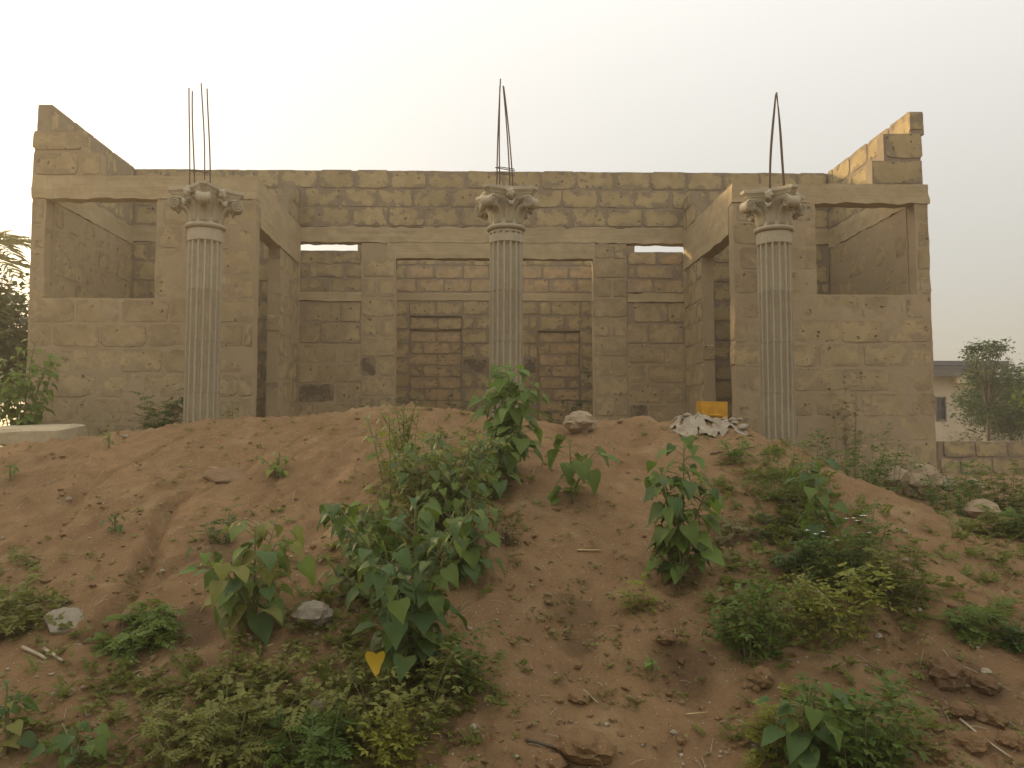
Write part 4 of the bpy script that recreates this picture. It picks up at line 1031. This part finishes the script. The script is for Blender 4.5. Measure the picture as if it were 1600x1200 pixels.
heart_plant('broadleaf_plant', 'broadleaf shoots joining the big dark bush to the weeds under the crest', 725, 905, 95, 150, 50, .115, (D_, L_), nstem=6, seed=47)
heart_plant('broadleaf_plant', 'loose broadleaf shoots leaning out uphill of the big dark bush', 600, 900, 90, 120, 40, .105, (D_, L_, O_), nstem=5, seed=49)
heart_plant('small_leaved_weed', 'tangle of thin stems with small leaves rising between the big dark bush and the crest', 690, 870, 150, 195, 200, .085, (O_, L_, D_, D_), nstem=14, seed=41)
heart_plant('small_leaved_weed', 'sparse small-leaved weed spreading on the bank beside the big dark bush', 560, 905, 90, 110, 40, .07, (L_, D_), nstem=6, seed=43)
heart_plant('small_leaved_weed', 'small-leaved weed reaching up to the highest point of the crest', 632, 740, 60, 110, 34, .06, (O_, B_), nstem=4, seed=45)
# feathery and small-leaved weeds
GW = 'feathery weeds on the soil heap'
feathery('feathery_weed', 'sprawling small-leaved weed filling the slope under the crest plant', 690, 850, 190, 175, 260, .085, O_, nstem=16, kind='single', seed=1, group=GW)
feathery('feathery_weed', 'thin small-leaved weed climbing towards the crest near its highest point', 628, 760, 90, 130, 90, .07, O_, nstem=7, kind='single', seed=2, group=GW)
feathery('feathery_weed', 'low creeping ferny weed at the end of the branching erosion channel', 228, 1012, 140, 60, 120, .12, L_, nstem=9, seed=3, group=GW, flat=True)
feathery('feathery_weed', 'wide olive mat of ferny weeds at the foot of the bank', 350, 1195, 250, 115, 190, .10, O_, nstem=20, seed=4, group=GW)
feathery('feathery_weed', 'olive ferny weed spreading above the wide mat', 390, 1085, 160, 80, 90, .10, O_, nstem=10, kind='lobed', seed=5, group=GW)
feathery('feathery_weed', 'lush ferny growth under the big dark broadleaf bush', 625, 1120, 260, 105, 210, .10, O_, nstem=20, kind='lobed', seed=6, group=GW)
feathery('feathery_weed', 'green ferny weed beside the bare track, next to the big bush', 725, 1085, 80, 100, 100, .10, L_, nstem=6, kind='lobed', seed=7, group=GW)
feathery('feathery_weed', 'yellowing weed at the bottom edge below the ferny growth', 610, 1200, 140, 80, 110, .09, Y_, nstem=8, kind='lobed', seed=8, group=GW)
feathery('feathery_weed', 'darker weed at the bottom edge beside the yellowing one', 500, 1205, 140, 90, 150, .09, L_, nstem=9, seed=9, group=GW)
feathery('feathery_weed', 'bushy feathery weed beside the narrow climbing plant, near the path top', 1222, 790, 105, 100, 170, .075, L_, nstem=9, seed=10, group=GW, kind='lobed')
feathery('feathery_weed', 'small pale ferny weed below the torn sack', 1150, 725, 60, 42, 60, .07, B_, nstem=5, seed=11, group=GW)
feathery('feathery_weed', 'thick feathery weed with small white flowers beside the bare path', 1335, 900, 140, 110, 240, .085, L_, nstem=12, seed=12, group=GW, flowers=16, kind='lobed')
feathery('feathery_weed', 'full green ferny weed on the slope beside the yellowish one', 1178, 1025, 130, 130, 260, .10, L_, nstem=12, seed=13, group=GW, kind='lobed')
feathery('feathery_weed', 'yellow-green ferny weed under the long pale twig', 1300, 985, 150, 95, 230, .095, Y_, nstem=12, seed=14, group=GW, kind='lobed')
feathery('feathery_weed', 'olive ferny weed spreading from the twig towards the path foot', 1390, 940, 120, 90, 160, .09, O_, nstem=10, seed=15, group=GW)
feathery('feathery_weed', 'large feathery weed at the bottom edge before the pit of clods', 1345, 1215, 150, 150, 250, .11, L_, nstem=12, seed=16, group=GW, kind='lobed')
feathery('feathery_weed', 'yellow-green weed at the bottom edge beside the dark broadleaf plant', 1215, 1190, 60, 110, 80, .08, Y_, nstem=5, seed=17, group=GW)
feathery('feathery_weed', 'thin grassy weed on the path foot above the pit of clods', 1525, 995, 90, 50, 80, .09, L_, nstem=8, seed=18, group=GW)
feathery('feathery_weed', 'weed at the very edge of the bank beyond the pit of clods', 1590, 1020, 60, 50, 60, .09, D_, nstem=5, seed=19, group=GW)
feathery('feathery_weed', 'dusty olive weed along the slope edge above the brown sticks', 20, 985, 120, 80, 150, .08, O_, nstem=10, seed=20, group=GW, flat=True)
feathery('feathery_weed', 'scrawny weed above the plant with pale drooping leaves', 345, 845, 60, 50, 60, .06, D_, nstem=5, seed=21, group=GW)
feathery('feathery_weed', 'tiny ferny weed in the middle of the bare track', 1000, 955, 46, 48, 40, .07, Y_, nstem=4, seed=22, group=GW)
feathery('feathery_weed', 'wilted brown weed between the crest plant and the big dark bush', 795, 850, 34, 60, 30, .07, 'leaf_dry', nstem=3, kind='single', seed=23, group=GW, stem='drystem')
feathery('feathery_weed', 'dry matted weed at the root of the tall broadleaf plant', 1050, 915, 80, 60, 60, .07, 'leaf_dry', nstem=6, seed=24, group=GW, stem='drystem')
feathery('feathery_weed', 'dry brown weed in the hollow beside the tall broadleaf plant', 1140, 850, 70, 45, 50, .07, 'leaf_dry', nstem=6, seed=25, group=GW, stem='drystem', flat=True)
feathery('feathery_weed', 'green weed filling the gap above the full ferny weed', 1245, 900, 90, 70, 110, .08, D_, nstem=7, seed=26, group=GW)
feathery('feathery_weed', 'low weed along the ground under the bushy weed near the path top', 1215, 830, 110, 40, 90, .07, D_, nstem=8, seed=27, group=GW, flat=True)
# behind the ridge and along the walls
GH = 'weeds along the foot of the house'
feathery('wall_weed', 'bushy weed at the foot of the house wall, just behind the bare path', 1335, 0, 125, 660, 240, .10, L_, Y=7.0, nstem=12, seed=30, group=GH, kind='lobed')
feathery('wall_weed', 'low weed trailing down beside the path towards the rocks', 1375, 0, 95, 698, 150, .10, L_, Y=6.6, nstem=8, seed=31, group=GH, kind='lobed')
feathery('wall_weed', 'small weed right beside the foot of the column whose rods are tied', 1275, 0, 44, 668, 50, .08, L_, Y=7.3, nstem=4, seed=32, group=GH)
feathery('wall_weed', 'wispy half-dry shrub standing against the blank house wall', 1328, 0, 56, 583, 170, .085, 'leaf_dry', Y=7.8, nstem=11, kind='tiny', seed=33, group=GH, stem='drystem', lo=.35)
feathery('wall_weed', 'pale weed among the rocks at the house corner', 1488, 0, 95, 722, 200, .10, L_, Y=6.3, nstem=10, seed=34, group=GH, kind='lobed')
feathery('wall_weed', 'dusty grey-green weed thicket before the low block wall', 1565, 0, 150, 722, 380, .10, O_, Y=6.6, nstem=18, seed=35, group=GH)
feathery('wall_weed', 'dense weed at the bank edge below the dusty thicket', 1590, 0, 110, 785, 240, .09, L_, Y=5.4, nstem=12, seed=36, group=GH)
feathery('wall_weed', 'olive weed sprawling down the bank beside the tilted slab', 1510, 0, 100, 795, 160, .085, O_, Y=5.45, nstem=9, seed=37, group=GH)
feathery('wall_weed', 'round dark weed between the house wall and the column with separate rods', 253, 0, 66, 600, 900, .11, D_, Y=7.5, nstem=26, kind='fern', seed=38, group=GH)
feathery('wall_weed', 'faint weed on the doorway side of the column with separate rods', 362, 0, 36, 618, 130, .08, O_, Y=7.6, nstem=9, kind='fern', seed=39, group=GH)
feathery('wall_weed', 'low weed in front of the stained blocks in the porch', 575, 0, 74, 622, 120, .10, D_, Y=9.4, nstem=9, seed=40, group=GH)
feathery('wall_weed', 'thin dry stalk standing in the porch before the doorway', 672, 0, 30, 528, 20, .09, 'leaf_dry', Y=9.3, nstem=2, kind='single', seed=41, group=GH, stem='drystem')
feathery('wall_weed', 'patch of dark weeds inside the house seen through the doorway, behind the thin stalk', 735, 0, 80, 608, 160, .14, D_, Y=12.8, nstem=12, seed=42, group=GH)
feathery('wall_weed', 'dark climbing weed inside the doorway against the pier', 912, 0, 30, 575, 90, .12, D_, Y=11.5, nstem=5, seed=43, group=GH, kind='single')
feathery('wall_weed', 'weeds on the floor inside, between the columns and the crest stone', 870, 0, 64, 618, 120, .13, D_, Y=12.5, nstem=9, seed=44, group=GH)
feathery('wall_weed', 'sprig at the foot of the column beside the torn sack', 1190, 0, 24, 640, 14, .07, O_, Y=6.7, nstem=2, kind='single', seed=45, group=GH)
feathery('wall_weed', 'small weed before the house wall next to the broad flat stone', 150, 0, 46, 654, 50, .09, O_, Y=7.4, nstem=5, seed=46, group=GH)
feathery('wall_weed', 'pale dry shrub below the barred window of the bungalow', 1508, 0, 60, 657, 120, .22, 'leaf_dry', Y=21, nstem=9, kind='lobed', seed=47, stem='drystem')

# trees
def tree(name, label, px, Y, crown, trunk_r, mats, n, ls, seed, kind='single', base_px=None):
    r = random.Random(seed); bs = onground(base_px or px, Y); o = thing(name, label, 'tree', bs)
    mb = MB(); tips = []
    cc = P(px, crown[0], Y); cw, ch = crown[1], crown[2]
    trunk_top = bs.lerp(Vector((cc.x, cc.y, cc.z - ch * .5)), 1.0)
    mb.tube(stem_curve(bs - Vector((0, 0, .1)), trunk_top, 6, .2), [trunk_r * (1 - .08 * i) for i in range(7)], 8)
    tr = mb.build('trunk', M['bark'], o, smooth=True)
    cl = []
    for k in range(crown[3]):
        a = r.uniform(0, 2 * math.pi); zz = r.uniform(-.8, 1); rad = math.sqrt(max(0, 1 - zz * zz * .8)) * r.uniform(.45, 1)
        tip = cc + Vector((math.cos(a) * rad * cw, math.sin(a) * rad * cw * .8, zz * ch))
        lm = MB(); c = stem_curve(trunk_top - Vector((0, 0, r.uniform(0, .3) * ch)), tip, 6, .3); lm.tube(c, [trunk_r * .45 * (1 - .13 * i) for i in range(7)], 5); lm.build('limb', M['bark'], o, smooth=True)
        cl.append((tip, c))
    fol = MB()
    for i in range(n):
        tip, c = cl[r.randrange(len(cl))]
        if r.random() < .3: q_ = c[r.randrange(3, 7)]
        else: q_ = tip
        g_ = crown[4]; q_ = q_ + Vector((r.gauss(0, g_), r.gauss(0, g_), r.gauss(0, g_ * .8)))
        a = r.uniform(0, 2 * math.pi); d = Vector((math.cos(a), math.sin(a), r.uniform(-.9, .6)))
        m_ = orient(d, Vector((r.uniform(-.6, .6), r.uniform(-.6, .6), 1))); v, f = FR[kind][r.randrange(4)]
        fol.add((v * ls * r.uniform(.6, 1.3)) @ np.array(m_.transposed()) + np.array(q_), f)
    fol.build('crown', M[mats], o, kind='stuff')
    return o
tree('leafy_tree', 'dense dark tree standing beside the house, sun flecks through its crown', -108, 11.0, (545, 1.5, .85, 56, .24), .11, 'leaf_tree', 15000, .21, 3)
tree('young_tree', 'young tree with open leafy crown before the far bungalow', 1543, 18.5, (600, .9, 1.0, 24, .085), .05, 'leaf_tree', 1300, .17, 5)
tree('dark_shrub_tree', 'dark spreading shrub shading the bungalow porch', 1578, 20.5, (630, 1.0, .75, 30, .22), .06, 'leaf_tree', 5200, .2, 7)
tree('pale_tree', 'brighter green tree at the picture edge beyond the low wall', 1652, 16.0, (615, .75, .85, 22, .13), .05, 'leaf', 1100, .15, 9)
def palm(px, py, Y, label, lens, seed):
    r = random.Random(seed); bs = onground(px, Y); top = P(px, py, Y); o = thing('palm_tree', label, 'palm', bs)
    mb = MB(); mb.tube([bs - Vector((0, 0, .2)), bs.lerp(top, .5) + Vector((.08, 0, 0)), top], [.17, .14, .12], 10); mb.build('trunk', M['bark'], o, smooth=True)
    for k in range(15):
        az = 2 * math.pi * k / 15 + r.uniform(-.15, .15); el = r.uniform(-.05, .9); d = Vector((math.cos(az) * math.cos(el), math.sin(az) * math.cos(el), math.sin(el)))
        if k == 0: d = Vector((1, -.12, .42)).normalized()
        if k == 1: d = Vector((.95, .25, .1)).normalized()
        L = lens * r.uniform(.85, 1.05); fm = MB(); sag = .3 if k < 2 else .55; pts = [top + d * L * t - Vector((0, 0, sag * L * t * t * (.6 + .4 * math.cos(el)))) for t in [i / 12 for i in range(13)]]
        fm.tube(pts, [.022 * (1 - .07 * i) for i in range(13)], 5)
        for i in range(2, 13):
            for h2 in (0, .5):
                if i == 12 and h2: continue
                q_ = pts[i].lerp(pts[min(i + 1, 12)], h2); tg = (pts[i] - pts[i - 1]).normalized(); side = tg.cross(Vector((0, 0, 1))).normalized()
                ll = .55 * (1 - .5 * (i / 12) ** 2) * r.uniform(.85, 1.1)
                for s_ in (-1, 1):
                    dd = (side * s_ * .8 + tg * .75 + Vector((0, 0, r.uniform(.1, .45)))).normalized(); wv = tg.cross(dd).normalized().cross(dd) * .016
                    fm.add([q_ - wv, q_ + wv, q_ + dd * ll * .6 + wv - Vector((0, 0, .03)), q_ + dd * ll - Vector((0, 0, .12)), q_ + dd * ll * .6 - wv - Vector((0, 0, .03))], [(0, 1, 2, 3, 4)])
        fm.build('frond', M['palm'], o)
    return o
M['palm'] = leaf_mat('palm_frond', (.13, .13, .045), (.17, .16, .06), 0, .5)
tree('leafy_tree', 'dense tree out of view nearer the heap, added to shade the soil', -560, 8.6, (440, 1.6, 1.5, 40, .3), .11, 'leaf_tree', 5000, .17, 13)  # unseen tree, added to keep the sun off the heap
tree('leafy_tree', 'dense tree out of view well off beside the heap, added for shade', -1050, 6.6, (420, 1.7, 1.6, 40, .3), .12, 'leaf_tree', 5000, .17, 17)  # another unseen tree added for its shade on the heap
palm(-88, 398, 14.5, 'palm whose frond tips show above the dense dark tree', 2.15, 4)

# ------------------------------------------------------------------ loose ground litter nobody could count
def scatter(name, n, fn, mat, seed):
    r = random.Random(seed); mb = MB(); k = 0
    while k < n:
        px = r.uniform(-60, 1660); py = r.uniform(640, 1230); p = fast_hit(px, py)
        if p is None or p.y > 7.0: continue
        fn(r, mb, p); k += 1
    o = mb.build(name, M[mat], None, kind='stuff'); return o
_ts = np.arange(2.6, 8, .012)
def fast_hit(px, py):
    d = ray(px, py); t = _ts / d.y; x = d.x * t; z = EYE + d.z * t
    i = np.clip(np.searchsorted(GX, x) - 1, 0, len(GX) - 2); j = np.clip(np.searchsorted(GY, _ts) - 1, 0, len(GY) - 2)
    b = np.where(z < ZZ[i, j])[0]
    return Vector((x[b[0]], _ts[b[0]], gz(x[b[0]], _ts[b[0]]))) if len(b) else None
bm = bmesh.new(); bmesh.ops.create_icosphere(bm, subdivisions=1, radius=1); IV = np.array([tuple(v.co) for v in bm.verts]); IF = [tuple(v.index for v in f.verts) for f in bm.faces]; bm.free()
def lump(lo, hi, pw):
    def f(r, mb, p):
        s_ = lo + (hi - lo) * r.random() ** pw; v = IV * (1 + .3 * np.array([[r.uniform(-1, 1)] for _ in IV])) * np.array([s_ * r.uniform(.8, 1.5), s_, s_ * r.uniform(.5, .9)])
        a = r.uniform(0, 6.28); c, s2 = math.cos(a), math.sin(a); v = v @ np.array([[c, s2, 0], [-s2, c, 0], [0, 0, 1]])
        mb.add(v + np.array(p) + np.array([0, 0, s_ * .2]), IF)
    return f
scatter('soil_crumbs', 1700, lump(.003, .022, 5), 'soil', 1)
scatter('pale_gravel', 750, lump(.003, .012, 3), 'sack', 2)
def straw_bit(r, mb, p):
    a = r.uniform(0, 6.28); L = r.uniform(.02, .09); d = Vector((math.cos(a), math.sin(a), 0)) * L; q_ = p + d; q_.z = gz(q_.x, q_.y) + .008
    mb.tube([p + Vector((0, 0, .006)), p.lerp(q_, .5) + Vector((0, 0, .008)), q_], r.uniform(.0006, .0017), 4)
scatter('dry_litter', 380, straw_bit, 'twig', 3)
def sprout(r, mb, p):
    if float(vnoise(np.array([[p.x * 1.6, p.y * 1.6, 3.0]]))[0]) < -.05 and r.random() < .85: return
    for k in range(r.randrange(2, 6)):
        az = r.uniform(0, 6.28); d = Vector((math.cos(az), math.sin(az), r.uniform(.1, .9))); v, f = FR['lobed' if r.random() < .6 else 'single'][r.randrange(4)]
        mb.add((v * r.uniform(.02, .055)) @ np.array(orient(d, Vector((0, 0, 1))).transposed()) + np.array(p), f)
scatter('ground_cover', 1500, sprout, 'leaf_olive', 4)
def dead_leaf(r, mb, p):
    a = r.uniform(0, 6.28); d = Vector((math.cos(a), math.sin(a), r.uniform(-.1, .35))); m_ = np.array(orient(d, Vector((r.uniform(-.6, .6), r.uniform(-.6, .6), 1))).transposed())
    v = np.array([(0, 0, 0), (.3, .4, .12), (.22, .8, .05), (0, 1, -.1), (-.22, .8, .08), (-.3, .4, .15), (0, .45, 0)]) * r.uniform(.015, .05)
    mb.add(v @ m_ + np.array(p) + np.array([0, 0, .006]), [(0, 1, 6), (1, 2, 6), (2, 3, 6), (3, 4, 6), (4, 5, 6), (5, 0, 6)])
scatter('dead_leaves', 340, dead_leaf, 'leaf_dry', 8)
# low tangled growth where the bank is greenest
def mat_growth(name, spots, mt, seed, kinds, lo, hi):
    r = random.Random(seed); mb = MB()
    for px, py, sx_, sy_, n in spots:
        k = 0
        while k < n:
            p = fast_hit(r.gauss(px, sx_), r.gauss(py, sy_)); k += 1
            if p is None or p.y > 7: continue
            for q_ in range(r.randrange(2, 5)):
                az = r.uniform(0, 6.28); d = Vector((math.cos(az), math.sin(az), r.uniform(.2, 1.6))); v, f = FR[r.choice(kinds)][r.randrange(4)]
                mb.add((v * r.uniform(lo, hi)) @ np.array(orient(d, Vector((r.uniform(-.3, .3), r.uniform(-.3, .3), 1))).transposed()) + np.array(p), f)
    mb.build(name, M[mt], None, kind='stuff')
mat_growth('undergrowth', [(340, 1120, 85, 50, 170), (610, 1110, 80, 45, 170), (460, 1170, 100, 30, 90), (20, 960, 45, 40, 90), (690, 790, 60, 60, 170), (620, 900, 60, 60, 110), (740, 740, 40, 35, 80), (160, 1120, 70, 50, 50), (400, 900, 50, 50, 50)], 'leaf_olive', 5, ['fern', 'lobed', 'single'], .035, .10)
mat_growth('undergrowth', [(1310, 890, 60, 40, 120), (1220, 970, 65, 40, 110), (1400, 930, 45, 35, 50), (1570, 830, 50, 55, 150), (1230, 770, 45, 40, 140), (1280, 810, 50, 45, 90), (1150, 900, 35, 40, 50), (1160, 760, 40, 30, 40), (1300, 1170, 70, 35, 150), (1540, 975, 45, 25, 40), (560, 1000, 50, 40, 100)], 'leaf_olive', 6, ['fern', 'lobed', 'single'], .035, .10)
